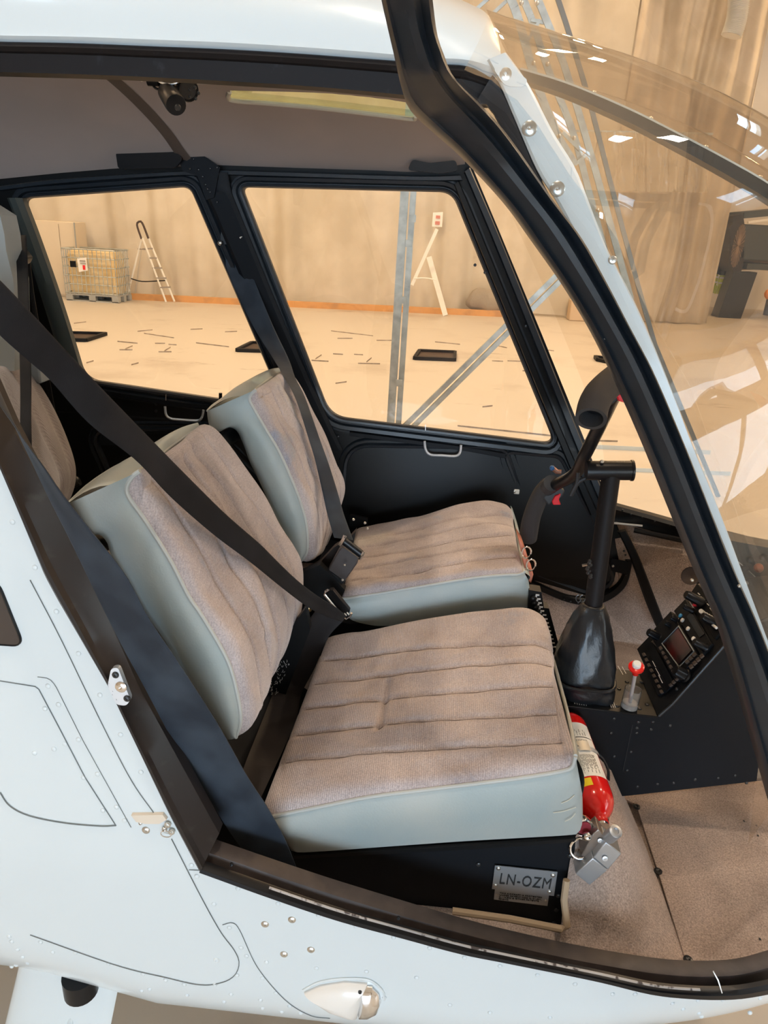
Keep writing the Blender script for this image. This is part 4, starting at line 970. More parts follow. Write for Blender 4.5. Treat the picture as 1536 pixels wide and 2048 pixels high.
# --- cabin floor, carpet and footwell
FZ = EZ-1.125
FZ2 = EZ-1.17
mb = MB(); n_ = []
for i in range(25):
    x = -1.35+2.55*i/24; z = FZ+(FZ2-FZ)*min(max((x-.22)/.16, 0), 1); row = []
    for k in range(12):
        y0_ = YN(x, -1.10)+.015; y1_ = 2.84-YN(x, -1.1); row.append(Vector((x, y0_+(y1_-y0_)*k/11, z)))
    n_.append(row)
mb.grid(n_); bf(mb, 'cabin_floor', M_carpet)
# removable floor mat with screws
q = [G(x, y, FZ2+.006) for x, y in ((1244, 1598), (1536, 1566), (1700, 1560), (1700, 1890), (1536, 1920), (1374, 1934), (1316, 1746), (1272, 1612))]
mt_ = bf(MB().prism(q, (0, 0, .004)), 'floor_mat', M_carpet)
for px, py in ((1273, 1614), (1316, 1743), (1376, 1920)): obj('mat_screw', MB().rev(G(px, py, FZ2+.010), (0, 0, 1), [(0, .008), (.002, .008), (.003, .004), (.001, 0)], 14), M_dscrew, mt_)
for px, py in ((1488, 1642), (1513, 1651), (1516, 1671), (1520, 1878)): obj('dirt_speck', MB().box(G(px, py, FZ2+.011), (.003, .004, .001)), M_ink, mt_)
# carpeted slope in front of the seat box
mb = MB(); top = [P(1150, 1490, 1.2), P(1165, 1560, 1.1), P(1163, 1640, 1.0), P(1146, 1690, .95), P(1128, 1800, .93), P(1118, 1895, .90), P(1112, 1925, .87)]
bot = [G(1205, 1495, FZ2+.09), G(1246, 1585, FZ2+.01), G(1290, 1690, FZ2+.006), G(1330, 1800, FZ2+.006), G(1358, 1880, FZ2+.006), G(1378, 1936, FZ2+.006), G(1390, 1962, FZ2+.006)]
rows = []
for a, b in zip(resample(top, 30), resample(bot, 30)):
    rows.append([a.lerp(b, k/14)+Vector((.012, -.0, .03)).lerp(Vector((0, 0, 0)), abs(2*k/14-1)) for k in range(15)])
bf(MB().grid(rows), 'carpeted_footwell_slope', M_carpet, sharp=60)
mb = MB().tube([P(905, 1822, .90), P(1020, 1838, .90), P(1122, 1858, .895), P(1134, 1852, .90), P(1128, 1800, .915), P(1133, 1760, .925)], .006, 8); bf(mb, 'carpet_edge_roll', mat('tan_carpet_binding', (.42, .31, .2, 1), .9))
mb = MB(); skin(mb, rpoly([(1046, 1887), (1056, 1880), (1108, 1891), (1116, 1902), (1100, 1903), (1050, 1893)], 2), off(YN, .045), .006, step=8); bf(mb, 'door_stay_slot', mat('dark_maroon_bracket', (.05, .02, .02, 1), .4))
# rear bulkhead and dark rear cabin
mb = MB(); mb.box((-1.36, 1.42, EZ-.5), (.03, 1.2, 1.4)); bf(mb, 'rear_bulkhead', M_blackm)
mb = MB(); mb.box((-.62, 1.42, EZ-1.05), (.5, 1.1, .10)); bf(mb, 'rear_footwell_step', mat('shaded_rear_carpet', (.10, .07, .055, 1), 1))  # carpet colour darkened to stand for the shade of the rear cabin
mb = MB(); mb.box((-.44, 1.42, EZ-.98), (.03, 1.0, .26)); bf(mb, 'seat_back_bulkhead', M_black)

# ================================================================== SEATS
def patch(A, YA, B, YB, nu, nv, disp=None, toward=None):
    a = curve(A, YA, nu); b = curve(B, YB, nu); rows = []
    base = [[a[i].lerp(b[i], j/(nv-1)) for j in range(nv)] for i in range(nu)]
    out = []
    for i in range(nu):
        row = []
        for j in range(nv):
            du = base[min(i+1, nu-1)][j]-base[max(i-1, 0)][j]; dv = base[i][min(j+1, nv-1)]-base[i][max(j-1, 0)]
            n = du.cross(dv); n = n.normalized() if n.length > 1e-9 else Vector((0, -1, 0))
            if n.dot(toward) < 0: n = -n
            row.append(base[i][j]+n*(disp(i/(nu-1), j/(nv-1)) if disp else 0))
        out.append(row)
    return out, a, b
def gro(v, c_, w): return math.exp(-((v-c_)/w)**2)
def piping(pts, name, parent, r=.0035, closed=False): return obj(name, MB().tube(pts, r, 8, closed=closed), M_piping, parent)

random.seed(21); WRK = [(random.uniform(.08, .9), random.uniform(.08, .75), random.uniform(-.5, .5), random.uniform(.05, .13), random.uniform(-.0022, .0022)) for _ in range(34)]
M_thread = mat('dark_seam_thread', (.24, .20, .19, 1), .9)
def colat(row, v):
    f = v*(len(row)-1); i = int(f); return row[i].lerp(row[i+1], f-i)
def seat(label, group, base, bk, cu):
    S = thing('cabin_seat', label, 'seat', base, group)
    # ---- back rest
    ya, yb = bk['ya'], bk['yb']
    sv = bk['seams']
    def db(u, v):
        e = min(1, u/.06, (1-u)/.06); ev = min(1, v/.05, (1-v)/.05)
        d = .018*math.sqrt(max(0, e*(2-e)))*math.sqrt(max(0, ev*(2-ev)))
        for s_ in sv: d -= .006*gro(v, s_+.02*math.sin(u*4), .010)*min(1, e)
        w_ = max(0, min(1, e, ev)); d += w_*( .003*math.sin(u*9+v*5)*math.sin(v*8+u*2) + .0022*math.sin(u*23+9*v)*math.sin(v*17))
        d += w_*.0030*gro((u*1.7+v) % .5, .25, .03)*math.sin(u*3+1)*math.sin(v*6)
        d += w_*bk['wr']*(.006*gro(v, .30+.55*u*.4, .05)-.005*gro(v, .40+.22*u, .04))*math.sin(math.pi*u)
        return d
    rows, a, b = patch(bk['A'], ya, bk['B'], yb, 90, 101, db, Vector((.8, -.3, .5)))
    back = obj('backrest', MB().grid(rows), M_velour, S, sharp=180, label='velour backrest face with stitched flutes')
    for s_ in sv:
        ln = [colat(rows[i], s_+.02*math.sin(i/89*4))+Vector((.0002, -.0004, .0004)) for i in range(4, 86)]
        obj('stitched_seam', MB().tube(ln, .0007, 4), M_thread, back)
    piping(a, 'piping', back); piping(b, 'piping', back, .003)
    # leather shell: near side, top, rear and far side
    rear = resample(bk['rear'], 70); ar = resample([tuple(p) for p in bk['A']], 70)
    mb = MB(); rr = []; 
    for k in range(70):
        t = k/69; q0 = rear[k]; q1 = ar[k]; row = []
        for j in range(9):
            s_ = j/8; px = q0.lerp(q1, s_); yy = lerpl(ya, t)+.002-.012*math.sin(math.pi*s_)**.7 if 0 < s_ < 1 else lerpl(ya, t)+(.012 if s_ == 0 else .0)
            row.append(_P(px[0], px[1], yy))
        rr.append(row)
    mb.grid(rr)
    rp = [r[0] for r in rr]; wd = lerpl(yb, .5)-lerpl(ya, .5)
    a70 = resample(a, 70); b70 = resample(b, 70); fr_ = [q+(p-o_)*.7+Vector((0, -.01, 0)) for p, o_, q in zip(rp, a70, b70)]
    mb.grid([rp, [p.lerp(q, .5)+Vector((-.006, 0, 0)) for p, q in zip(rp, fr_)], fr_]); mb.grid([fr_, b70])
    sh = obj('leather_shell', mb, M_leather, S, sharp=60)
    tn, tf = bk['topn'], bk['topf']; t1 = curve(tn, [lerpl(ya, 1), lerpl(yb, 1)], 24); t2 = curve(tf, [lerpl(ya, 1)+.01, lerpl(yb, 1)], 24)
    rows = []
    for p, q in zip(t1, t2): rows.append([p.lerp(q, j/7)+Vector((0, 0, .012*math.sin(math.pi*j/7))) for j in range(8)])
    obj('leather_top', MB().grid(rows), M_leather, S, sharp=60); piping(t1, 'piping', sh); piping(resample(t2, 30), 'top_stitch_seam', sh, .0018)
    # ---- seat cushion
    ca, cb = cu['ya'], cu['yb']
    def dc(u, v):
        e = min(1, u/.05, (1-u)/.05); wk = 0
        for uc, vc, an, ln_, am in WRK:
            du_, dv_ = u-uc, v-vc; a_ = du_*math.cos(an)+dv_*math.sin(an); b_ = -du_*math.sin(an)+dv_*math.cos(an)
            wk += am*math.exp(-(a_/ln_)**2-(b_/.014)**2)
        ev = min(1, v/.05, (1-v)/.05)
        d = .016*math.sqrt(max(0, e*(2-e)))*math.sqrt(max(0, ev*(2-ev)))
        d += wk*max(0, min(1, e, ev))
        for s0, s1 in cu['seams']: d -= .0055*gro(v, s0+(s1-s0)*u, .010)*min(1, e)
        w_ = max(0, min(1, e, ev)); d += w_*.003*math.sin(u*7+v*9)*math.sin(v*6+u*3)+w_*.0012*math.sin(u*31+7*v)*math.sin(v*23+u*5)
        if cu['pit']: d -= .010*gro(u, .335, .010)*(1 if .30 < v < .60 else 0) + .004*gro(u, .335, .05)*gro(v, .45, .14)
        else: d += w_*.004*math.sin(v*19+u*8)*math.sin(u*5)
        return d
    rows, a, b = patch(cu['A'], ca, cu['B'], cb, 110, 90, dc, Vector((0, 0, 1)))
    cus = obj('seat_cushion', MB().grid(rows), M_velour, S, sharp=180, label='velour seat cushion top with stitched flutes')
    for s0, s1 in cu['seams']:
        ln = [colat(rows[i], s0+(s1-s0)*i/(len(rows)-1))+Vector((0, 0, .0003)) for i in range(4, len(rows)-4)]
        obj('stitched_seam', MB().tube(resample(ln, 40), .0007, 4), M_thread, cus)
    piping(a, 'piping', cus); piping(b, 'piping', cus, .003); fr = [r for r in rows[-1]]; piping(curve(cu['front'], [lerpl(ca, 1), lerpl(cb, 1)], 30), 'piping', cus)
    # stitching along the seams
    # leather skirt
    bot = resample(cu['bot'], 60); at = resample(cu['A'], 60); rr = []
    for k in range(60):
        t = k/59; row = []
        for j in range(9):
            s_ = j/8; px = at[k].lerp(bot[k], s_); row.append(_P(px[0], px[1], lerpl(ca, t)-.010*math.sin(math.pi*s_)))
        rr.append(row)
    wd = lerpl(cb, .5)-lerpl(ca, .5)
    mb = MB(); mb.grid(rr); last = [r[-1] for r in rr]; mb.grid([last, [p+Vector((0, wd, 0)) for p in last]]); 
    e0 = rr[-1]; fpts = curve(cu['front'], [lerpl(ca, 1), lerpl(cb, 1)], 12); btm = [e0[-1]+Vector((0, wd*k/11, 0)) for k in range(12)]
    mb.grid([[p.lerp(q, j/6)+Vector((.008*math.sin(math.pi*j/6), 0, 0)) for j in range(7)] for p, q in zip(fpts, btm)])
    e1 = rr[0]; mb.grid([[a[0].lerp(b[0], k/6) for k in range(7)], [e1[-1].lerp(e1[-1]+Vector((0, wd, 0)), k/6) for k in range(7)]])
    sk = obj('leather_skirt', mb, M_leather, S, sharp=60)
    return S, cus, sk
# near (pilot's) seat
nearb = dict(ya=[.93, .945, .955], yb=[1.38, 1.37, 1.36], seams=(.14, .30, .46, .62, .80), wr=1.2,
    A=[(471, 1475), (481, 1440), (474, 1387), (454, 1319), (406, 1235), (376, 1190), (340, 1120), (291, 1042), (258, 995), (254, 972), (266, 952), (280, 942)],
    B=[(551, 1296), (585, 1238), (593, 1188), (591, 1130), (575, 1092), (551, 1052), (520, 995), (470, 922), (440, 885), (424, 868), (410, 859), (398, 858)],
    rear=[(469, 1477), (447, 1475), (406, 1410), (338, 1295), (294, 1231), (274, 1200), (237, 1137), (221, 1108), (214, 1085), (200, 1070), (180, 1069), (166, 1060), (148, 1032), (134, 1008)],
    topn=[(254, 972), (280, 942), (332, 903), (382, 866), (400, 858)], topf=[(134, 1008), (175, 970), (225, 936), (270, 914), (300, 893), (345, 868), (392, 856)])
nearc = dict(ya=[.925, .93, .93], yb=[1.40, 1.40], pit=True, seams=((.22, .10), (.36, .25), (.50, .41), (.65, .56), (.81, .68)),
    A=[(520, 1642), (545, 1633), (637, 1614), (738, 1594), (830, 1582), (920, 1571), (1040, 1556), (1120, 1543), (1144, 1534), (1151, 1512)],
    B=[(655, 1278), (700, 1270), (737, 1266), (838, 1245), (930, 1231), (1000, 1224), (1040, 1221), (1060, 1225), (1076, 1236), (1083, 1252)],
    front=[(1151, 1512), (1138, 1440), (1120, 1370), (1104, 1312), (1083, 1252)],
    bot=[(560, 1660), (575, 1690), (590, 1704), (640, 1703), (737, 1696), (920, 1683), (1040, 1676), (1140, 1670), (1158, 1664), (1165, 1640), (1165, 1590)])
S1, c1, k1 = seat("near front seat of worn taupe velour, black belt lying diagonally across its backrest", 'front seats', (0, 1.17, FZ), nearb, nearc)
# black fluffy hook strip and dark frame behind the near backrest
mb = MB(); skin(mb, [(470, 1480), (530, 1375), (552, 1310), (590, 1245), (612, 1215), (620, 1260), (560, 1420), (500, 1490)], 1.30, .02, step=20); obj('seat_back_frame', mb, M_black, S1)
mb = MB()
for i in range(130):
    t = random.random(); px = 470+85*t+random.uniform(2, 26); py = 1478-165*t+random.uniform(2, 22); p = P(px, py, 1.29-.001*random.random())
    q = p+Vector((random.uniform(-.002, .004), 0, random.uniform(.002, .008))); mb.tube([p, p.lerp(q, .5)+Vector((.0012, -.001, 0)), q], .00035, 4)
obj('frayed_fibres', mb, M_label, S1, kind='stuff')
mb = MB(); mb.prism([P(x, y, .945) for x, y in ((330, 1560), (560, 1690), (600, 1708), (1152, 1676), (1150, 1700), (1121, 1852), (730, 1812), (560, 1765), (420, 1715))], (0, .43, 0))
bx = obj('seat_box', mb, M_blackm, S1, bevel=.002, label='black metal box below the cushion')
mb = MB(); strip(mb, [(588, 1706), (860, 1690), (1000, 1682), (1150, 1671)], [(590, 1716), (862, 1702), (1000, 1694), (1148, 1682)], .938, [(0, 0), (.2, .004), (.8, .004), (1, 0)], 30, back=.02); obj('box_lid_flange', mb, M_black, bx, sharp=30)
for px, py in ((957, 1729), (1117, 1792), (1113, 1820), (1140, 1712), (1108, 1847)): obj('box_rivet', MB().sph(P(px, py, .944), .0045, 10, 6, (1, .5, 1)), M_dscrew, bx)
# registration plate and patent plate
def plate_(cor, Y, name, lab=None): return obj(name, MB().prism([P(x, y, Y) for x, y in cor], (0, .0015, 0)), mat('pressed_aluminium', (.50, .53, .55, 1), .42, .85, bump=(200, .1, .0005)), bx, label=lab)
p1 = plate_([(990, 1731), (1115, 1744), (1108, 1792), (984, 1778)], .9405, 'registration_plate', 'aluminium plate engraved LN-OZM')
p2 = plate_([(990, 1778), (1098, 1790), (1095, 1812), (988, 1799)], .9425, 'patent_plate', 'small aluminium plate with four lines of black text')
xd = P(1112, 1743, .94)-P(992, 1730, .94); yd = P(992, 1730, .94)-P(986, 1778, .94)
text('engraved_letters', 'LN-OZM', P(997, 1767, .9398), xd, yd, .0350, M_ink, bx, 1.12, fit=(P(1100, 1777, .9398)-P(997, 1767, .9398)).length)
for k, l in enumerate(('THIS AIRCRAFT IS PROTECTED', 'UNDER PATENT NOS. 4,131,391,', '4,114,843 & OTHER PATENTS', 'PENDING.')):
    text('engraved_letters', l, P(999-.6*k, 1787+4.0*k, .9418), xd, yd, .0038, M_ink, bx, 1.05, fit=(P(1084, 1790, .94)-P(999, 1780, .94)).length*(1, 1, .94, .24)[k])
for px, py in ((997, 1737), (1106, 1751), (991, 1771), (1099, 1784)): obj('plate_rivet', MB().sph(P(px, py, .9400), .0042, 12, 6, (1, .5, 1)), M_gold if 0 else M_screw, bx)
for px, py in ((994, 1789), (1092, 1801)): obj('plate_rivet', MB().sph(P(px, py, .9415), .0024, 10, 6, (1, .5, 1)), M_screw, bx)
# creases in the leather skirt corner
for q in ([(1121, 1598), (1135, 1592), (1147, 1582)], [(1105, 1617), (1125, 1614), (1150, 1606)], [(1128, 1634), (1140, 1628), (1149, 1618)]):
    obj('leather_crack', MB().tube([p+Vector((0, -.0093, 0)) for p in curve(q, .9275, 10)], .0006, 4), mat('cracked_leather_edge', (.62, .6, .5, 1), .8), k1)
# far seat
farb = dict(ya=[1.46, 1.475, 1.48], yb=[1.89, 1.88, 1.87], seams=(.14, .30, .46, .62, .80), wr=1.0,
    A=[(602, 1122), (613, 1105), (615, 1085), (613, 1052), (602, 1008), (581, 954), (556, 900), (530, 856), (508, 818), (499, 800), (502, 789), (512, 779)],
    B=[(625, 1110), (642, 1090), (658, 1049), (672, 1005), (678, 970), (664, 930), (645, 880), (620, 830), (600, 790), (582, 762), (572, 750), (560, 746)],
    rear=[(600, 1123), (591, 1121), (578, 1090), (544, 1018), (513, 951), (500, 925), (489, 895), (475, 864), (460, 855), (443, 860), (432, 867), (422, 860), (416, 840), (414, 822)],
    topn=[(501, 792), (512, 779), (530, 764), (548, 752), (562, 746)], topf=[(414, 822), (424, 811), (440, 800), (474, 774), (505, 757), (530, 746), (552, 743)])
farc = dict(ya=[1.46, 1.46], yb=[1.92, 1.92], pit=False, seams=((.12, .14), (.28, .28), (.44, .43), (.60, .58), (.76, .74)),
    A=[(683, 1198), (754, 1188), (838, 1174), (940, 1157), (1010, 1150), (1036, 1149), (1048, 1145)],
    B=[(712, 1062), (760, 1055), (838, 1039), (906, 1019), (960, 1010), (990, 1010), (1008, 1014), (1017, 1025)],
    front=[(1048, 1145), (1041, 1110), (1033, 1070), (1027, 1047), (1017, 1025)],
    bot=[(692, 1225), (703, 1240), (740, 1250), (771, 1252), (838, 1248), (940, 1236), (1020, 1226), (1050, 1222), (1058, 1210), (1060, 1185), (1057, 1160)])
S2, c2, k2 = seat("far front seat of taupe velour, orange pouch at its front edge", 'front seats', (0, 1.69, FZ), farb, farc)
mb = MB(); mb.prism([P(x, y, 1.475) for x, y in ((600, 1225), (700, 1248), (1055, 1228), (1062, 1240), (1040, 1330), (700, 1330), (600, 1300))], (0, .43, 0)); obj('seat_box', mb, M_blackm, S2)
for a, b in (((1034, 1080), (1062, 1168)), ((1047, 1085), (1068, 1160))): pass
mb = MB(); rows = [[P(x, y, 1.58)+Vector((0, -.02*math.sin(k), 0)) for x, y in ((1032+k*5, 1078+k*14), (1040+k*5, 1090+k*13), (1048+k*4, 1105+k*12), (1056+k*2, 1140+k*8))] for k in range(5)]
mb = MB(); lp = [P(x, y, 1.50) for x, y in ((1036, 1075), (1047, 1092), (1056, 1118), (1062, 1140), (1067, 1150), (1062, 1168), (1054, 1160), (1046, 1120))]; mb.prism(lp, (0, .06, 0))
t = obj('orange_pouch', mb, M_orange, None, bevel=.003); tag(t, 'orange suede pouch hanging from the front edge of the far seat', 'pouch')
for px, py in ((1053, 1105), (1062, 1130)): obj('chrome_ring', MB().tube([P(px, py, 1.49)+Vector((.010*math.cos(a*.4), 0, .014*math.sin(a*.4))) for a in range(16)], .002, 6, closed=True), M_chrome, t)
# structure between the seats: black tube ends, brackets
tt = thing('seat_support_frame', 'black painted seat support tubes and brackets between the two front seats', 'frame', P(640, 1230, 1.42))
obj('cross_tube', MB().tube([P(180, 1092, 1.0), P(205, 1085, 1.10), P(440, 890, 1.44), P(478, 862, 1.58)], .017, 14), M_black, tt)
obj('side_bracket', MB().prism([P(x, y, 1.43) for x, y in ((590, 1150), (640, 1130), (690, 1180), (660, 1250), (600, 1300), (560, 1330), (590, 1230))], (0, .02, 0)), M_black, tt)
obj('inner_plate', MB().prism([P(x, y, 1.50) for x, y in ((595, 1150), (640, 1125), (668, 1095), (700, 1075), (712, 1062), (683, 1198), (640, 1200))], (0, .02, 0)), mat('brown_black_plate', (.02, .015, .013, 1), .5), tt)
obj('brass_bolt', MB().rev(P(616, 1216, 1.41), (.2, -1, .2), [(0, .009), (.006, .009), (.008, .005), (.004, .003)], 14), M_gold, tt)
obj('hinge_plate', MB().prism([P(x, y, 1.93) for x, y in ((700, 1030), (735, 1037), (733, 1060), (698, 1052))], (0, .01, 0)), M_black, tt)
for px, py in ((707, 1039), (730, 1046), (735, 1057), (689, 1130), (685, 1160), (604, 1243)): obj('bracket_screw', MB().sph(P(px, py, 1.425), .003, 8, 5), M_screw, tt)

# rear seats
t = thing('rear_seat', 'grey velour rear seat back and cushion, partly hidden at the left edge', 'seat', P(60, 1250, 1.35))
def dr(u, v):
    e = min(1, u/.08, (1-u)/.08, v/.1, (1-v)/.1); d = .03*math.sqrt(max(0, e*(2-e)))
    for s_ in (.3, .55, .8): d -= .005*gro(v, s_, .03)
    return d
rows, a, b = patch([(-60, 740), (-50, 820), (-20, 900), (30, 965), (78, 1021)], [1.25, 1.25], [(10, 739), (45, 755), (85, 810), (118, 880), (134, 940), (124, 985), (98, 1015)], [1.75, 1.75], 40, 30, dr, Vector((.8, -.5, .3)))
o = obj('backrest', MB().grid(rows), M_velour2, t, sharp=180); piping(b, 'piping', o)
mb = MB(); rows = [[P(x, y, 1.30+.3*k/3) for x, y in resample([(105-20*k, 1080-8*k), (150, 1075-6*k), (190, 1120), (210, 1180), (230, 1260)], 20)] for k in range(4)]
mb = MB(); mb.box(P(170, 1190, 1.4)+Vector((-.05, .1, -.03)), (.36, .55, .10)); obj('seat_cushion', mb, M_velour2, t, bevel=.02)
mb = MB(); mb.box(P(200, 1310, 1.35)+Vector((-.06, .1, -.04)), (.34, .6, .10)); obj('seat_base', mb, mat('brown_rear_vinyl', (.06, .045, .04, 1), .6), t, bevel=.01)
mb = MB(); skin(mb, [(-80, 380), (0, 430), (9, 470), (12, 500), (27, 560), (30, 640), (29, 742), (-80, 742)], 1.5, .06, step=20); obj('grey_side_cushion', mb, mat('pale_grey_vinyl', (.36, .38, .37, 1), .6), t, bevel=.01)
mb = MB(); skin(mb, [(52, 690), (78, 735), (82, 768), (62, 765), (50, 740)], 1.7, .05, step=12); obj('grey_shoulder_pad', mb, M_grey, t, bevel=.006)
mb = MB(); strip(mb, [(14, 396), (46, 480), (84, 600), (124, 730), (136, 800)], [(44, 396), (76, 480), (118, 600), (160, 735), (174, 790)], off(YF, -.03), [(0, 0), (.3, .012), (.7, .012), (1, 0)], 30, back=.02); bf(mb, 'rear_pillar_cover', mat('lit_sheen_grey_green', (.05, .062, .060, 1), .42), sharp=40)  # light caught on the dark window frame is put into this grey-green
mb = MB(); mb.tube([P(135, 975, 1.75), P(160, 965, 1.75)], .008, 8); mb.sph(P(150, 962, 1.75), .014, 10, 6); obj('belt_anchor_fitting', mb, M_dscrew, t)

# ================================================================== BELTS
def belt(name, parts, label, base, extra=None):
    T = thing(name, label, 'seat belt', base, 'seat belts')
    for i, (L, Rr, YL, YRr, mt, nm) in enumerate(parts):
        mb = MB(); strip(mb, L, Rr, YL, [(0, 0), (.05, .0012), (.17, .0003), (.31, .0011), (.38, .0003), (.5, .0010), (.62, .0003), (.69, .0011), (.83, .0003), (.95, .0012), (1, 0)], 60, back=.0016, YR=YRr); obj(nm, mb, mt, T, sharp=50)
    return T
b1 = belt('seat_belt', [
    ([(-60, 508), (0, 562), (78, 644), (162, 735), (230, 806), (308, 886), (382, 961), (450, 1028), (520, 1089), (551, 1120), (595, 1162), (640, 1196), (668, 1212), (692, 1232)],
     [(-60, 607), (0, 671), (61, 725), (102, 762), (176, 845), (271, 920), (338, 991), (423, 1066), (500, 1124), (558, 1171), (612, 1212), (645, 1230), (664, 1238), (684, 1244)], [.74, .78, .83, .88, .95, 1.02, 1.10, 1.21, 1.36], [.74, .78, .83, .87, .93, 1.0, 1.08, 1.19, 1.35], M_belt, 'shoulder_strap'),
    ([(638, 1212), (601, 1265), (564, 1333), (545, 1388), (515, 1465), (488, 1533), (465, 1600)], [(688, 1240), (656, 1276), (629, 1337), (603, 1388), (590, 1446), (549, 1537), (515, 1610)], [1.395, 1.39, 1.34, 1.2, 1.05, .96], [1.385, 1.37, 1.33, 1.18, 1.03, .94], M_beltd, 'lap_strap')],
    'broad black belt running diagonally across the near seat to its buckle', P(0, 620, .8))
# chrome tongue of the near belt and its buckle housing
obj('chrome_loop', MB().tube([P(x, y, 1.372) for x, y in ((657, 1179), (651, 1183), (649, 1189), (686, 1234), (692, 1237), (700, 1232), (703, 1226))], .0028, 8), M_chrome, b1)
obj('tongue_cover', MB().prism([P(x, y, 1.378) for x, y in ((658, 1181), (666, 1180), (700, 1222), (696, 1232), (688, 1232), (652, 1188))], (0, .014, 0)), M_seal, b1, bevel=.002)
for px in (0, 1): obj('label_mark', MB().bar(P(689+px*5, 1227-px*2, 1.368), P(693+px*5, 1231-px*2, 1.368), .004, .001), M_white2, b1)
b2 = belt('seat_belt', [
    ([(436, 480), (462, 560), (505, 650), (548, 720), (566, 750), (592, 800), (618, 880), (630, 920), (645, 985), (655, 1030), (668, 1075)],
     [(478, 485), (508, 560), (545, 650), (578, 720), (590, 755), (610, 795), (640, 880), (658, 930), (676, 988), (688, 1030), (706, 1080)], [1.97, 1.95, 1.93, 1.89, 1.83, 1.73, 1.66, 1.62, 1.58, 1.53, 1.46], [1.97, 1.95, 1.93, 1.90, 1.85, 1.75, 1.68, 1.64, 1.60, 1.54, 1.46], M_beltb, 'shoulder_strap')],
    'dark belt hanging down the far seat from the centre pillar to a boxy buckle', P(465, 480, 1.95))
mb = MB(); lp = rpoly([(444, 441), (474, 443), (486, 478), (466, 490), (440, 488)], 8, 4); skin(mb, lp, 1.93, .03, step=6); obj('belt_guide', mb, M_seal, b2, bevel=.004)
obj('guide_bolt', MB().tube([P(483, 462, 1.92), P(488, 470, 1.92), P(480, 476, 1.92)], .003, 6), M_screw, b2); obj('guide_bolt', MB().sph(P(440, 486, 1.92), .006, 8, 6), M_screw, b2)
bk_ = obj('buckle_box', MB().prism([P(x, y, 1.445) for x, y in ((686, 1094), (718, 1116), (714, 1128), (688, 1165), (680, 1168), (655, 1146), (657, 1138), (678, 1100))], (0, .026, 0)), mat('dark_grey_buckle', (.055, .045, .042, 1), .4), b2, bevel=.003)
obj('buckle_base', MB().prism([P(x, y, 1.442) for x, y in ((656, 1140), (689, 1163), (684, 1170), (676, 1170), (652, 1150))], (0, .026, 0)), M_seal, b2, bevel=.002)
obj('tongue_roller', MB().tube([P(688, 1082, 1.435), P(722, 1108, 1.435)], .009, 12), M_seal, b2)
for a, b in (((690, 1071), (680, 1090)), ((727, 1104), (720, 1118))): obj('chrome_tongue_end', MB().tube([P(*a, 1.432), P((a[0]+b[0])/2+1, (a[1]+b[1])/2, 1.428), P(*b, 1.432)], .004, 8), M_chrome, b2)
for a, b in (((655, 1148), (643, 1182)), ((659, 1150), (648, 1182)), ((672, 1164), (650, 1188))): obj('buckle_stalk', MB().tube([P(*a, 1.48), P(*b, 1.45)], .0028, 6), M_dscrew, b2)
b3 = belt('seat_belt', [
    ([(-20, 740), (0, 786), (22, 835), (44, 884), (75, 950), (103, 1008), (142, 1085), (183, 1170), (237, 1279), (288, 1373), (355, 1499), (400, 1568), (450, 1650), (485, 1700), (505, 1726)],
     [(-20, 775), (0, 811), (26, 848), (50, 884), (88, 935), (122, 985), (180, 1060), (250, 1150), (298, 1238), (352, 1319), (433, 1445), (491, 1548), (535, 1616), (570, 1680), (600, 1755)], [.84, .835, .83, .83, .84, .86, .88, .90], [.80, .80, .805, .81, .83, .86, .88, .90], M_beltb, 'outer_strap')],
    'blue-black belt hanging twisted down the door opening to the sill corner', P(550, 1740, .9))
b4 = belt('seat_belt', [([(30, 470), (36, 600), (40, 760), (40, 850), (38, 1000)], [(52, 470), (58, 600), (62, 760), (62, 850), (66, 1000)], [1.6, 1.42, 1.28, 1.18, 1.12], [1.6, 1.42, 1.28, 1.18, 1.12], M_belt, 'shoulder_strap'),
    ([(52, 520), (62, 600), (80, 720), (104, 830)], [(60, 520), (70, 600), (92, 720), (112, 830)], [1.75, 1.75], [1.75, 1.75], M_belt, 'shoulder_strap')],
    'black rear belt hanging straight down past the grey rear seat back', P(48, 500, 1.6))
mb = MB(); skin(mb, rpoly([(14, 490), (30, 488), (52, 516), (46, 528), (12, 538)], 5, 4), 1.58, .03, step=6); obj('belt_guide', mb, M_seal, b4, bevel=.004)
obj('guide_bolt', MB().tube([P(45, 514, 1.57), P(52, 520, 1.57), P(48, 526, 1.57)], .003, 6), M_screw, b4)

# ================================================================== CYCLIC STICK
t = thing('control_stick', 'black T-shaped control stick with two foam grips rising from a leather boot', 'control stick', P(1165, 1385, 1.32))
pt = P(1222, 950, 1.33); pb = P(1186, 1215, 1.30)
obj('stick_post', MB().tube([pt, pb, pb+(pb-pt)*.4], .0175, 24), M_rail, t)
obj('pivot_cylinder', MB().rev(P(1172, 941, 1.33), P(1262, 941, 1.33)-P(1172, 941, 1.33), [(0, .010), (0, .018), (.004, .0185), (.082, .0185), (.083, .020), (.087, .020), (.087, .0)], 24), M_seal, t, label='black pivot cylinder on top of the post')
obj('pivot_screw', MB().sph(P(1204, 923, 1.32), .004, 8, 6), M_screw, t)
hb_ = curve([(1100, 978), (1115, 968), (1140, 955), (1156, 940), (1166, 918), (1185, 880), (1205, 838), (1232, 778)], [1.52, 1.47, 1.40, 1.34, 1.31, 1.26, 1.19, 1.10], 40)
obj('handlebar', MB().tube(hb_, .0125, 16), M_seal, t)
g = obj('far_grip', MB().tube(curve([(1097, 968), (1084, 985), (1072, 1010), (1062, 1040), (1056, 1076)], [1.52, 1.54, 1.56, 1.58, 1.60], 20), [.017, .019, .020, .020, .021, .021], 20), M_foam, t, label='foam far grip')
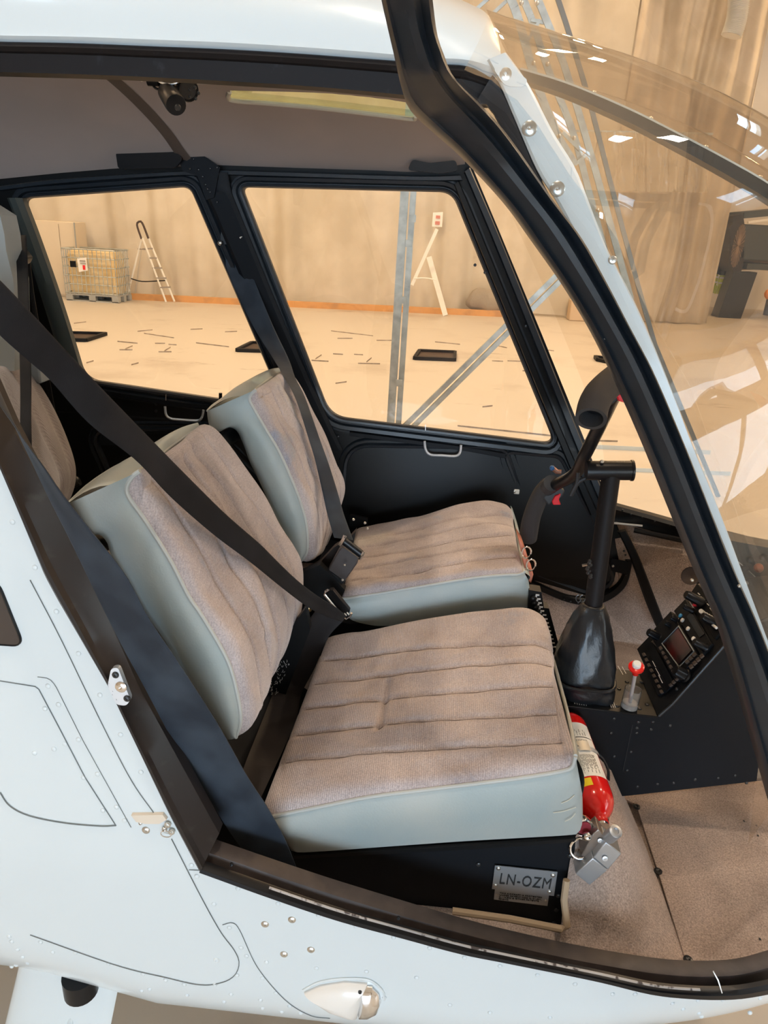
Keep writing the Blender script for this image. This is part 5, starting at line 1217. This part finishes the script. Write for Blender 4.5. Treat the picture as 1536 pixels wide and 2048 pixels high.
obj('grip_collar', MB().tube(curve([(1104, 966), (1094, 976), (1084, 990)], [1.50, 1.53, 1.55], 8), .0185, 18), mat('grey_black_collar', (.035, .037, .04, 1), .5), g)
obj('trigger_housing', MB().prism([P(x, y, 1.515) for x, y in ((1092, 985), (1118, 974), (1130, 982), (1124, 995), (1110, 1000), (1098, 1012), (1086, 996))], (0, .02, 0)), MC['grey_black_collar'], g, bevel=.003)
obj('trigger', MB().prism([P(x, y, 1.51) for x, y in ((1110, 992), (1122, 988), (1118, 1000), (1122, 1010), (1106, 1010), (1104, 1003))], (0, .014, 0)), M_redp, g, bevel=.002, label='red trigger')
ng = curve([(1182, 838), (1186, 815), (1196, 792), (1214, 772), (1238, 752)], [.99, 1.01, 1.04, 1.07, 1.10], 22)
mb = MB(); n1, n2 = len(ng), 26
def tubewalls(pts, r1, r2):
    m = MB(); m.tube(pts, r1, 26, caps=False); a = m.v[:26]; 
    m2 = MB().tube(pts, r2, 26, caps=False); m.add(m2.v, m2.f); m.add(a+m2.v[:26], [(k, (k+1) % 26, 26+(k+1) % 26, 26+k) for k in range(26)]); return m
g = obj('near_grip', tubewalls(ng, .0215, .0165), M_foam, t, label='foam near grip with open end towards the viewer')
obj('grip_core', MB().tube(ng[6:], .0162, 20), M_seal, g)
obj('trigger', MB().prism([P(x, y, 1.07) for x, y in ((1232, 790), (1246, 786), (1256, 800), (1250, 806), (1236, 802))], (0, .012, 0)), M_redp, g, bevel=.002, label='red trigger')
obj('trigger_housing', MB().prism([P(x, y, 1.072) for x, y in ((1226, 784), (1240, 780), (1238, 800), (1222, 812), (1210, 818), (1212, 806))], (0, .012, 0)), M_seal, g, bevel=.002)
obj('end_cap', MB().rev(P(1238, 752, 1.10), (.5, .3, .6), [(0, .022), (.01, .022), (.018, .012), (.02, 0)], 20), M_seal, g)
obj('clip', MB().tube([P(1104, 935, 1.42), P(1113, 943, 1.42), P(1122, 944, 1.42)], .005, 8), mat('copper_clip', (.25, .12, .08, 1), .4, .6), t); obj('blue_switch', MB().sph(P(1104, 936, 1.415), .0055, 8, 6), mat('blue_cap', (.02, .10, .25, 1), .4), t)
obj('wire', MB().tube(curve([(1156, 945), (1154, 965), (1146, 982), (1142, 992), (1150, 975), (1160, 962), (1180, 955), (1200, 956)], 1.33, 40), .004, 8), mat('black_wire', (.02, .02, .022, 1), .5), t)
mb = MB()
for k in range(9): mb.sph(P(1178+random.uniform(-4, 4), 1122+k*4, 1.295), .004, 7, 5)
obj('taped_wire_bundle', mb, M_dscrew, t, kind='stuff'); obj('chrome_pin', MB().tube([P(1164, 1131, 1.29), P(1174, 1129, 1.29)], .0028, 6), M_chrome, t)
# leather boot
def oval(pxs, Y, n=36): return curve(pxs+[pxs[0]], Y, n+1)[:-1]
secs = []
cx0 = P(1186, 1210, 1.38)
def ell(cx, cy, w, dep, Y, sq=2.0, lean=0, n=40):
    c0 = P(cx, cy, Y); hw = abs((P(cx+w/2, cy, Y)-c0).x); out = []
    for k in range(n):
        a = 2*math.pi*k/n; ca, sa = math.cos(a), math.sin(a); f = (abs(ca)**sq+abs(sa)**sq)**(-1/sq)
        out.append(c0+Vector((hw*ca*f, dep*sa*f, 0)))
    return out
B_ = [(1186, 1206, 38, .020, 2), (1185, 1212, 50, .025, 2), (1182, 1230, 68, .033, 2.2), (1179, 1255, 84, .041, 2.3), (1175, 1285, 102, .050, 2.5), (1171, 1312, 117, .057, 2.8), (1168, 1332, 121, .061, 3), (1167, 1344, 118, .061, 3.4), (1167, 1350, 108, .056, 4), (1168, 1362, 110, .056, 4), (1169, 1376, 102, .052, 5), (1170, 1384, 94, .048, 5)]
rows = []
for i, (a, b, w, d, sq) in enumerate(B_):
    r = ell(a, b, w, d, 1.30-.02*i/11, sq)
    for k, p in enumerate(r): p += Vector((.0035*math.sin(k*1.1+i*1.3), .003*math.sin(k*.9+i*1.7), .004*math.sin(k*.5+i*.8)))*min(1, i/3)
    rows.append(r)
obj('leather_boot', MB().grid(rows, cv=True), M_boot, t, sharp=180, label='wrinkled black leather boot')
obj('boot_collar', MB().tube(ell(1186, 1211, 40, .021, 1.298), .003, 8, closed=True), M_boot, t)
obj('boot_hem', MB().tube([p+Vector((0, 0, 0)) for p in ell(1167, 1346, 118, .062, 1.282, 3.4)], .0035, 8, closed=True), M_boot, t)
for k in range(2): obj('lace_loop', MB().tube([P(1157+8*k+5*math.cos(a*.4), 1197+7*math.sin(a*.4), 1.28) for a in range(13)], .0012, 5), M_dscrew, t)

# ================================================================== CENTRE CONSOLE
YC = 1.22
t = thing('centre_console', 'black riveted centre console with a sloping radio stack and knobs', 'console', P(1400, 1575, YC))
side_ = [(1080, 1408), (1121, 1413), (1314, 1434), (1345, 1405), (1480, 1250), (1560, 1228), (1700, 1215), (1700, 1535), (1540, 1560), (1258, 1592), (1150, 1600)]
mb = MB(); mb.prism([P(x, y, YC) for x, y in side_], (0, .15, 0)); obj('console_body', mb, M_blackm, t, bevel=.0015)
# top plate
zt_ = P(1313, 1431, YC).z
q = [P(1085, 1406, YC-.003), P(1316, 1433, YC-.003)]; q += [q[1]+Vector((0, .156, 0)), q[0]+Vector((0, .156, 0))]
n_ = (q[1]-q[0]).cross(q[2]-q[0]).normalized(); n_ = n_ if n_.z > 0 else -n_
q = [p-n_*((p-q[0]).dot(n_)) for p in q]
obj('top_plate', MB().prism(q, -n_*.004), M_black, t, bevel=.001)
def PL(px, py, o, n):
    v = ray(px, py); p0 = Vector((0, 0, EZ)); return p0+v*((o-p0).dot(n)/v.dot(n))
tp = lambda x, y, d=0: PL(x, y, q[0]+n_*d, n_)
for px, py in ((1235, 1412), (1262, 1405), (1224, 1393), (1294, 1409), (1279, 1417), (1225, 1369), (1261, 1337), (1254, 1364), (1283, 1364), (1238, 1378)): obj('plate_screw', screw(MB(), tp(px, py), n_, .0045), M_dscrew, t)
def marks(name, pairs, fn, w, mt=M_wink, par=None, n=None):
    mb = MB()
    for a, b in pairs: mb.bar(fn(*a), fn(*b), w, w*.4)
    return obj(name, mb, mt, par or t, kind='stuff')
marks('printed_lettering', [((1146+k*4.3, 1395+k*.6), (1150+k*4.6, 1408+k*.7)) for k in range(6)]+[((1219+k*4, 1404), (1223+k*4, 1415)) for k in range(3)]+[((1244, 1333), (1252, 1347)), ((1236, 1332), (1246, 1349))], lambda x, y: tp(x, y, .0006), .0011)
# mixture control with clear guard
gb = tp(1258, 1413, .001); gt = gb+n_*.042
obj('clear_guard', tubewalls([gb, gt], .0165, .0150), mat('clear_plastic_guard', (.85, .84, .82, 1), .12, trans=.92), t)
obj('guard_base', MB().rev(gb, n_, [(0, .016), (.010, .016), (.013, .009), (.014, 0)], 20), mat('frosted_base', (.5, .48, .45, 1), .4), t)
k0 = gb+n_*.005; k1_ = P(1271, 1345, YC-.02); d_ = (P(1272, 1326, YC-.024)-k0).normalized()
obj('knob_shaft', MB().tube([k0, k1_], .0035, 10), M_alu, t)
kn = obj('red_knob', MB().rev(k1_-d_*.004, d_, [(0, .006), (.012, .007), (.016, .009), (.018, .0145), (.022, .0145), (.024, .010), (.024, 0)], 24), M_red, t, label='red push-pull knob'); obj('white_button', MB().rev(k1_+d_*.020, d_, [(0, .008), (.007, .008), (.009, .006), (.009, 0)], 20), M_white2, kn)
# side wall rivets and seam
for px, py in ((1228, 1437), (1277, 1444), (1222, 1466), (1228, 1513), (1274, 1456), (1273, 1466), (1302, 1459), (1340, 1451), (1347, 1566), (1262, 1504), (1254, 1541), (1275, 1573), (1315, 1568), (1390, 1559), (1470, 1551), (1493, 1566), (1306, 1444), (1436, 1556)):
    obj('console_rivet', MB().sph(P(px, py, YC), .0034, 8, 6, (1, .6, 1)), M_dscrew, t)
obj('console_seam', MB().tube([P(1265, 1450, YC-.0005), P(1246, 1542, YC-.0005)], .0008, 4), M_ink, t)
obj('console_edge', MB().tube([P(1318, 1432, YC), P(1345, 1408, YC), P(1480, 1256, YC), P(1560, 1230, YC)], .0028, 8), M_dscrew, t)
# radio stack plane
o1, o2 = P(1345, 1405, YC)+Vector((0, 0, .001)), P(1480, 1250, YC)+Vector((0, 0, .001)); o3 = o2+Vector((0, .15, 0))
ns_ = (o2-o1).cross(o3-o1).normalized(); ns_ = ns_ if ns_.z > 0 else -ns_
rp_ = lambda x, y, d=0: PL(x, y, o1+ns_*d, ns_)
def slab(cor, d0, d1, name, mt, par=None, bev=.001, label=None):
    a = [rp_(x, y, d0) for x, y in cor]; b = [p+ns_*(d1-d0) for p in a]
    mb = MB(); mb.add(a+b, [tuple(range(len(a)))[::-1], tuple(range(len(a), 2*len(a)))]+[(i, (i+1) % len(a), len(a)+(i+1) % len(a), len(a)+i) for i in range(len(a))])
    return obj(name, mb, mt, par or t, bevel=bev, label=label)
u1 = slab([(1281, 1302), (1306, 1276), (1356, 1370), (1324, 1396)], -.004, .006, 'audio_panel', M_blackm, label='narrow radio unit with two rows of keys')
u2 = slab([(1309, 1274), (1352, 1228), (1408, 1318), (1362, 1366)], -.004, .010, 'navigation_unit', M_blackm, label='square unit with reddish dark display')
u3 = slab([(1355, 1226), (1378, 1202), (1432, 1292), (1410, 1316)], -.004, .006, 'radio_unit', M_blackm)
u4 = slab([(1381, 1199), (1400, 1170), (1470, 1240), (1436, 1282)], -.004, .004, 'switch_panel', M_blackm)
slab([(1328, 1288), (1357, 1256), (1384, 1302), (1358, 1330)], .010, .012, 'display_screen', M_screen, bev=0, label='dark display with a red reflection painted in')
mb = MB(); qd = [rp_(x, y, .013) for x, y in ((1324, 1287), (1357, 1252), (1388, 1303), (1358, 1334))]; 
obj('display_bezel', MB().tube(qd, .0012, 6, closed=True), M_grey, t)
slab([(1374, 1234), (1384, 1224), (1410, 1268), (1400, 1276)], .006, .0075, 'radio_window', mat('blue_black_window', (.004, .006, .012, 1), .1), bev=0)
slab([(1296, 1318), (1302, 1312), (1340, 1376), (1334, 1384)], .006, .0075, 'tape_slot', M_seal, bev=0)
marks('printed_scale', [((1305, 1322), (1311, 1334)), ((1311, 1336), (1320, 1352)), ((1317, 1350), (1325, 1366))], lambda x, y: rp_(x, y, .0085), .0012)
def knob(px, py, r, h, mt=M_seal, name='knob', par=None):
    p = rp_(px, py, .005); n = 24; m = MB(); rows = []
    for hh, rr in ((0, r*1.15), (h*.15, r*1.15), (h*.2, r), (h*.9, r*.92), (h, r*.8), (h, 0)): rows.append((hh, rr))
    m.rev(p, ns_, rows, n)
    for i, v in enumerate(m.v): 
        k = i % n
        if k % 2 and i >= 2*n and i < 5*n: m.v[i] = v+(p+ns_*(v-p).dot(ns_)-v)*.10
    return obj(name, m, mt, par or t, sharp=50)
knob(1320, 1276, .010, .030, name='tuning_knob'); knob(1372, 1352, .012, .026, name='tuning_knob'); knob(1412, 1296, .008, .028, name='tuning_knob'); knob(1385, 1222, .006, .022, name='tuning_knob'); knob(1404, 1206, .010, .04, name='tuning_knob'); knob(1356, 1242, .006, .018, name='tuning_knob'); knob(1343, 1252, .006, .016, name='tuning_knob'); knob(1430, 1246, .009, .03, name='tuning_knob')
obj('knob_cap', MB().rev(P(1370, 1190, 1.44), -ns_, [(0, 0), (0, .006), (.004, .006), (.006, 0)], 14), M_label, t)
for k in range(8): slab([(1288+k*5.0-2.2, 1311+k*10.6-2.6), (1288+k*5.0+2.4, 1311+k*10.6-5), (1288+k*5+5.4, 1311+k*10.6+.8), (1288+k*5+.8, 1311+k*10.6+3.2)], .006, .0095, 'key', mat('brown_key', (.10, .075, .06, 1), .5), bev=.0005)
for k in range(6): slab([(1306+k*2-2, 1284+k*2), (1312+k*2, 1279+k*2), (1314+k*2+1, 1284+k*2+1), (1309+k*2, 1288+k*2)], .006, .009, 'key', MC['brown_key'], bev=.0005) if k % 2 == 0 else None
for k in range(6): slab([(1322+k*5-2.5, 1296+k*9.3), (1326+k*5-2.5, 1293+k*9.3), (1329+k*5-2.5, 1298+k*9.3), (1325+k*5-2.5, 1302+k*9.3)], .010, .0135, 'key', MC['brown_key'], bev=.0005)
for k in range(4): slab([(1382+k*7-2.5, 1334-k*7), (1388+k*7-2.5, 1329-k*7), (1391+k*7-2.5, 1334-k*7), (1385+k*7-2.5, 1339-k*7)], .010, .0135, 'key', MC['brown_key'], bev=.0005)
for k in range(3): slab([(1374+k*7-2.5, 1324-k*7), (1380+k*7-2.5, 1319-k*7), (1383+k*7-2.5, 1324-k*7), (1377+k*7-2.5, 1329-k*7)], .010, .0135, 'key', MC['brown_key'], bev=.0005)
for k in range(5): slab([(1340+k*3, 1371-k*3), (1345+k*3, 1367-k*3), (1347+k*3, 1371-k*3), (1342+k*3, 1375-k*3)], .006, .010, 'key', MC['brown_key'], bev=.0005) if k % 2 == 0 else None
for px, py, mt in ((1362, 1232, mat('blue_button', (.05, .28, .55, 1), .4)), (1366, 1241, M_label), (1377, 1258, M_label), (1388, 1278, M_label)): obj('round_button', MB().rev(rp_(px, py, .006), ns_, [(0, .0045), (.003, .0045), (.004, .003), (.004, 0)], 14), mt, t)
obj('toggle_switch', MB().tube([rp_(1392, 1212, .004), rp_(1389, 1209, .018)], [.003, .004], 8), M_redp, t, label='red switch tip'); obj('toggle_switch', MB().tube([rp_(1408, 1228, .004), rp_(1402, 1222, .022)], .0045, 10), M_white2, t); obj('toggle_switch', MB().tube([rp_(1414, 1240, .006), rp_(1411, 1236, .016)], .006, 10), mat('ivory_switch', (.6, .5, .4, 1), .4), t)
obj('switch_lever', MB().tube([rp_(1416, 1242, .010), rp_(1433, 1256, .010)], .0028, 6), M_label, t)
marks('printed_lettering', [((1396+k*6, 1186+k*7), (1400+k*6, 1190+k*7)) for k in range(7)]+[((1420+k*4, 1216+k*6), (1424+k*4, 1222+k*6)) for k in range(4)]+[((1408+k*5, 1222+k*3), (1412+k*5, 1226+k*3)) for k in range(5)], lambda x, y: rp_(x, y, .0045), .0016)
obj('stack_screw', MB().sph(rp_(1354, 1378, .0), .004, 8, 6), M_dscrew, t)
# black trumpet shaped air vent
c0 = P(1381, 1152, 1.46); ax = (P(1400, 1166, 1.5)-P(1378, 1150, 1.46)); 
vt = obj('air_vent_cone', MB().rev(c0, ax, [(.004, 0), (.002, .010), (0, .0195), (-.002, .020), (.004, .019), (.018, .010), (.028, .008), (.035, .008)], 24, cap=False), mat('brown_black_rubber', (.05, .035, .03, 1), .5), t)
obj('vent_stem', MB().tube([P(1396, 1162, 1.48), P(1410, 1174, 1.5)], .007, 10), M_chrome, t)
# breaker panel left of the boot
t = thing('breaker_panel', 'narrow black breaker strip with white marks between far seat and leather boot', 'panel', P(1095, 1300, 1.46))
obj('panel_plate', MB().prism([P(x, y, 1.45) for x, y in ((1058, 1180), (1083, 1184), (1088, 1216), (1098, 1217), (1116, 1284), (1106, 1320), (1075, 1330), (1055, 1230))], (0, .03, 0)), M_black, t)
mb = MB()
for k in range(14): mb.box(P(1075+k*2.4+(2 if k > 4 else 0), 1190+k*8, 1.448), (.008, .002, .003)); mb.box(P(1072+k*2.4, 1193+k*8, 1.448), (.004, .002, .003))
obj('white_marks', mb, M_wink, t, kind='stuff')
for k in range(7): obj('breaker_button', MB().rev(P(1066+k*2.4, 1196+k*9, 1.448), (.2, -1, .2), [(0, .006), (.006, .006), (.008, .003), (.008, 0)], 12), M_seal, t)
obj('breaker_button', MB().tube([P(1080, 1247, 1.44), P(1088, 1249, 1.44)], .005, 8), M_redp, t, label='red breaker button')

# instrument panel seen through the windshield at the right edge
t = thing('instrument_panel', 'grey instrument console top with knobs behind the windshield at the right edge', 'instrument panel', P(1520, 1250, 1.45))
M_ip = mat('grey_black_hood', (.075, .072, .065, 1), .5)
obj('panel_face', MB().prism([P(x, y, 1.42) for x, y in ((1446, 1078), (1560, 1100), (1720, 1140), (1720, 1420), (1560, 1380), (1500, 1240))], (0, .05, 0)), M_ip, t)
obj('panel_outline', MB().tube([P(x, y, 1.415) for x, y in ((1455, 1120), (1470, 1118), (1496, 1140), (1536, 1178), (1600, 1240), (1600, 1300), (1540, 1215), (1515, 1218), (1490, 1190))], .001, 5, closed=True), M_wink, t)
obj('orange_jewel', MB().sph(P(1517, 1136, 1.41), .010, 12, 8), mat('orange_jewel', (.45, .12, .04, 1), .3), t)
kb = obj('rotary_knob', MB().rev(P(1517, 1196, 1.415), (0, -1, .3), [(0, .026), (.004, .026), (.006, .02), (.008, .012), (.028, .010), (.030, .004), (.030, 0)], 24), M_seal, t); obj('knob_ring', MB().rev(P(1517, 1198, 1.413), (0, -1, .3), [(0, .019), (.003, .024), (.006, .019)], 24), M_alu, kb)
for px, py in ((1500, 1120), (1488, 1137), (1482, 1162), (1500, 1165), (1526, 1115)): obj('small_knob', MB().rev(P(px, py, 1.415), (0, -1, .3), [(0, .008), (.008, .007), (.010, .003), (.010, 0)], 14), M_dscrew, t)

# ================================================================== FIRE EXTINGUISHER
e0, e1 = P(1137, 1462, 1.19), P(1185, 1600, 1.035); ax = (e1-e0).normalized(); L_ = (e1-e0).length; rE = .037
t = thing('fire_extinguisher', 'red fire extinguisher with white label strapped in front of the near seat', 'fire extinguisher', (e0+e1)/2)
prof = [(-.030, 0), (-.029, rE*.5), (-.022, rE*.8), (-.010, rE*.97), (0, rE), (L_, rE), (L_+.012, rE*.95), (L_+.026, rE*.76), (L_+.036, rE*.5), (L_+.040, .014), (L_+.05, .014)]
obj('cylinder', MB().rev(e0, ax, prof, 40), M_red, t, sharp=50)
def cyl_patch(a0, a1, h0, h1, r, name, mt, par=None, n=20, label=None, skew=0):
    vdir = (Vector((0, 0, EZ))-(e0+e1)/2); u = (vdir-ax*vdir.dot(ax)).normalized(); w = -ax.cross(u)
    rows = []
    for k in range(n+1):
        a = R(a0+(a1-a0)*k/n); rows.append([e0+ax*(h0+(h1-h0)*j/6)+(u*math.cos(a)+w*math.sin(a))*r for j in range(7)])
    return obj(name, MB().grid(rows), mt, par or t, label=label)
lb = cyl_patch(-85, 72, .012, L_*.86, rE+.0006, 'instruction_label', M_label, label='white instruction label with small black text')
cyl_patch(-4, -2, .014, L_*.86, rE+.0010, 'label_rule', M_ink, lb)
cyl_patch(-60, -5, L_*.72, L_*.735, rE+.0010, 'label_rule', M_ink, lb); cyl_patch(-2, 66, L_*.30, L_*.31, rE+.0010, 'label_rule', M_ink, lb)
mbx = MB(); vdir = (Vector((0, 0, EZ))-(e0+e1)/2); uu = (vdir-ax*vdir.dot(ax)).normalized(); ww = -ax.cross(uu)
for a0, h0, h1 in [(5+4*k, .03+.004*(k % 3), L_*.28-.01*(k % 2)) for k in range(12)]+[(5+3.6*k, L_*.56, L_*.82-.008*(k % 3)) for k in range(13)]+[(-50+6*k, .02, L_*.18) for k in range(7)]+[(-45+7*k, L_*.5, L_*.66) for k in range(6)]+[(8+5*k, L_*.34, L_*.44) for k in range(8)]:
    a = R(a0); hh = h0
    while hh < h1:
        ln = random.uniform(.004, .011); e_ = min(hh+ln, h1)
        p = e0+ax*hh+(uu*math.cos(a)+ww*math.sin(a))*(rE+.001); s_ = e0+ax*e_+(uu*math.cos(a)+ww*math.sin(a))*(rE+.001); mbx.bar(p, s_, .0007, .0003); hh = e_+.002
obj('small_print', mbx, M_ink, lb, kind='stuff')
cyl_patch(-34, -14, L_*.22, L_*.34, rE+.0011, 'black_pictogram', M_ink, lb, 6)
cyl_patch(-60, 16, L_*.88, L_*.98, rE+.0006, 'yellow_label', M_yellow, t)
p_ = e0+ax*(L_*.80)+(uu*math.cos(R(-10))+ww*math.sin(R(-10)))*(rE+.0014)
text('label_heading', 'INS', p_, -ww, ax, .012, M_ink, lb)
text('label_heading', 'LT', e0+ax*(L_*.91)+(uu*math.cos(R(-9))+ww*math.sin(R(-9)))*(rE+.0014), -ww, ax, .009, M_ink, t)
cyl_patch(-80, 85, L_*.44, L_*.50, rE+.002, 'metal_strap', M_alu, t); cyl_patch(10, 42, L_*.38, L_*.52, rE+.004, 'strap_latch_plate', mat('cream_latch_plate', (.6, .56, .48, 1), .4, .4), t)
obj('latch_roller', MB().tube([e0+ax*(L_*.40)+(uu*math.cos(0)+ww*math.sin(0))*(rE+.006), e0+ax*(L_*.50)+(uu*math.cos(.15)+ww*math.sin(.15))*(rE+.006)], .005, 10), M_chrome, t)
obj('black_strap', MB().tube(curve([(1192, 1505), (1206, 1518), (1216, 1540), (1217, 1560)], 1.18, 16), .003, 6), M_seal, t)
obj('discharge_nozzle', MB().prism([P(x, y, 1.0) for x, y in ((1203, 1642), (1218, 1640), (1216, 1652), (1208, 1652))], (0, .02, 0)), M_seal, t)
# gauge, valve and pull ring
v0 = e1+ax*.055
obj('valve_neck', MB().tube([e1+ax*.03, v0], .013, 14), M_chrome, t)
gp = P(1167, 1652, .95); g = obj('pressure_gauge', MB().rev(gp, (.1, -1, .1), [(-.01, .014), (0, .0165), (.005, .0165), (.006, .0145), (.003, .0135), (.003, 0)], 26), M_chrome, t); obj('gauge_face', MB().rev(gp+Vector((0, -.0045, 0)), (.1, -1, .1), [(0, 0), (0, .012)], 20, cap=False), mat('dark_red_dial', (.25, .02, .03, 1), .8), g)
obj('valve_bolt', MB().sph(P(1174, 1673, .935), .008, 12, 8), M_chrome, t)
obj('pull_ring', MB().tube([P(1161, 1697, .94)+Vector((.017*math.cos(a*.3), .004*math.sin(a*.3), .018*math.sin(a*.3))) for a in range(21)], .0025, 8, closed=True), M_chrome, t)
# silver fitting hanging from the seat corner
t = thing('silver_lock', 'silver grey metal lock block with a short cylinder beside the extinguisher valve', 'lock', P(1195, 1775, .93))
M_silv = mat('satin_silver', (.52, .54, .56, 1), .35, .7)
def blk(cor, Y, th, name, mt, bev=.0015): return obj(name, MB().prism([P(x, y, Y) for x, y in cor], (0, th, 0)), mt, t, bevel=bev)
blk([(1151, 1748), (1186, 1716), (1215, 1741), (1179, 1771)], .92, .035, 'lower_block', M_silv); blk([(1187, 1715), (1212, 1684), (1243, 1708), (1216, 1740)], .922, .035, 'upper_block', M_silv)
blk([(1162, 1712), (1174, 1690), (1186, 1668), (1197, 1658), (1210, 1676), (1216, 1684), (1186, 1716), (1178, 1716)], .935, .03, 'bracket_plate', mat('warm_grey_metal', (.34, .30, .27, 1), .35, .8))
obj('lock_cylinder', MB().rev(P(1218, 1674, .925), P(1244, 1652, .90)-P(1218, 1674, .925), [(0, .0105), (.030, .0105), (.031, .009), (.031, .005), (.028, .004), (.028, 0)], 22), M_silv, t)
obj('dimple_screw', MB().rev(P(1210, 1717, .9195), (0, -1, .2), [(0, .0045), (.001, .0045), (.0015, .002), (0, 0)], 14), M_alu, t); obj('dimple_screw', MB().rev(P(1200, 1681, .933), (0, -1, .2), [(0, .004), (.001, .004), (.0015, .002), (0, 0)], 14), M_alu, t)

# ================================================================== OVERHEAD CAMERA AND LAMP
t = thing('overhead_camera', 'small black camera and ribbed spotlight clamped to the headliner above the near seat', 'camera', hp(345, 160))
yy = 1.30
obj('mount_plate', MB().prism([P(x, y, yy) for x, y in ((276, 147), (414, 152), (412, 158), (280, 154))], (0, .05, 0)), M_alu, t)
obj('mount_block', MB().prism([P(x, y, yy-.01) for x, y in ((320, 149), (354, 150), (352, 167), (322, 166))], (0, .03, 0)), M_seal, t, bevel=.002)
obj('side_barrel', MB().tube([P(296, 160, yy), P(318, 161, yy)], .009, 14), M_seal, t)
obj('ball_joint', MB().sph(P(336, 172, yy), .010, 12, 8), M_seal, t)
k = obj('camera_barrel', MB().rev(P(334, 182, yy), P(356, 216, yy-.05)-P(334, 182, yy), [(0, .008), (.004, .0155), (.05, .0165), (.056, .0155), (.056, .0)], 22), M_seal, t); 
obj('camera_lens', MB().rev(P(355, 213, yy-.052)+Vector((0, -.002, 0)), P(356, 216, yy-.05)-P(334, 182, yy), [(.004, .005), (.007, .004), (.007, 0)], 16), M_dscrew, k)
k = obj('spotlight_cone', MB().rev(P(350, 168, yy+.06), P(390, 186, yy)-P(350, 168, yy+.06), [(0, .006), (.02, .012), (.055, .018), (.058, .0165), (.054, .014), (.054, 0)], 22), mat('ribbed_black', (.02, .018, .017, 1), .5), t)
for a in range(5): obj('lamp_dot', MB().sph(P(389, 187, yy-.004)+Vector((.008*math.cos(a*1.26), -.004, .008*math.sin(a*1.26))), .0028, 8, 6), M_dscrew, k)
for px in (283, 410): obj('hanging_stud', MB().tube([P(px, 148, yy), P(px+1, 163, yy)], .002, 6), M_screw, t)
obj('lead', MB().tube(curve([(304, 164), (310, 176), (325, 181), (332, 186)], yy, 12), .002, 6), M_seal, t)
obj('chrome_ring', MB().tube([P(336, 161, yy-.015)+Vector((.016*math.cos(a*.4), 0, .005*math.sin(a*.4))) for a in range(16)], .0015, 6, closed=True), M_chrome, t)
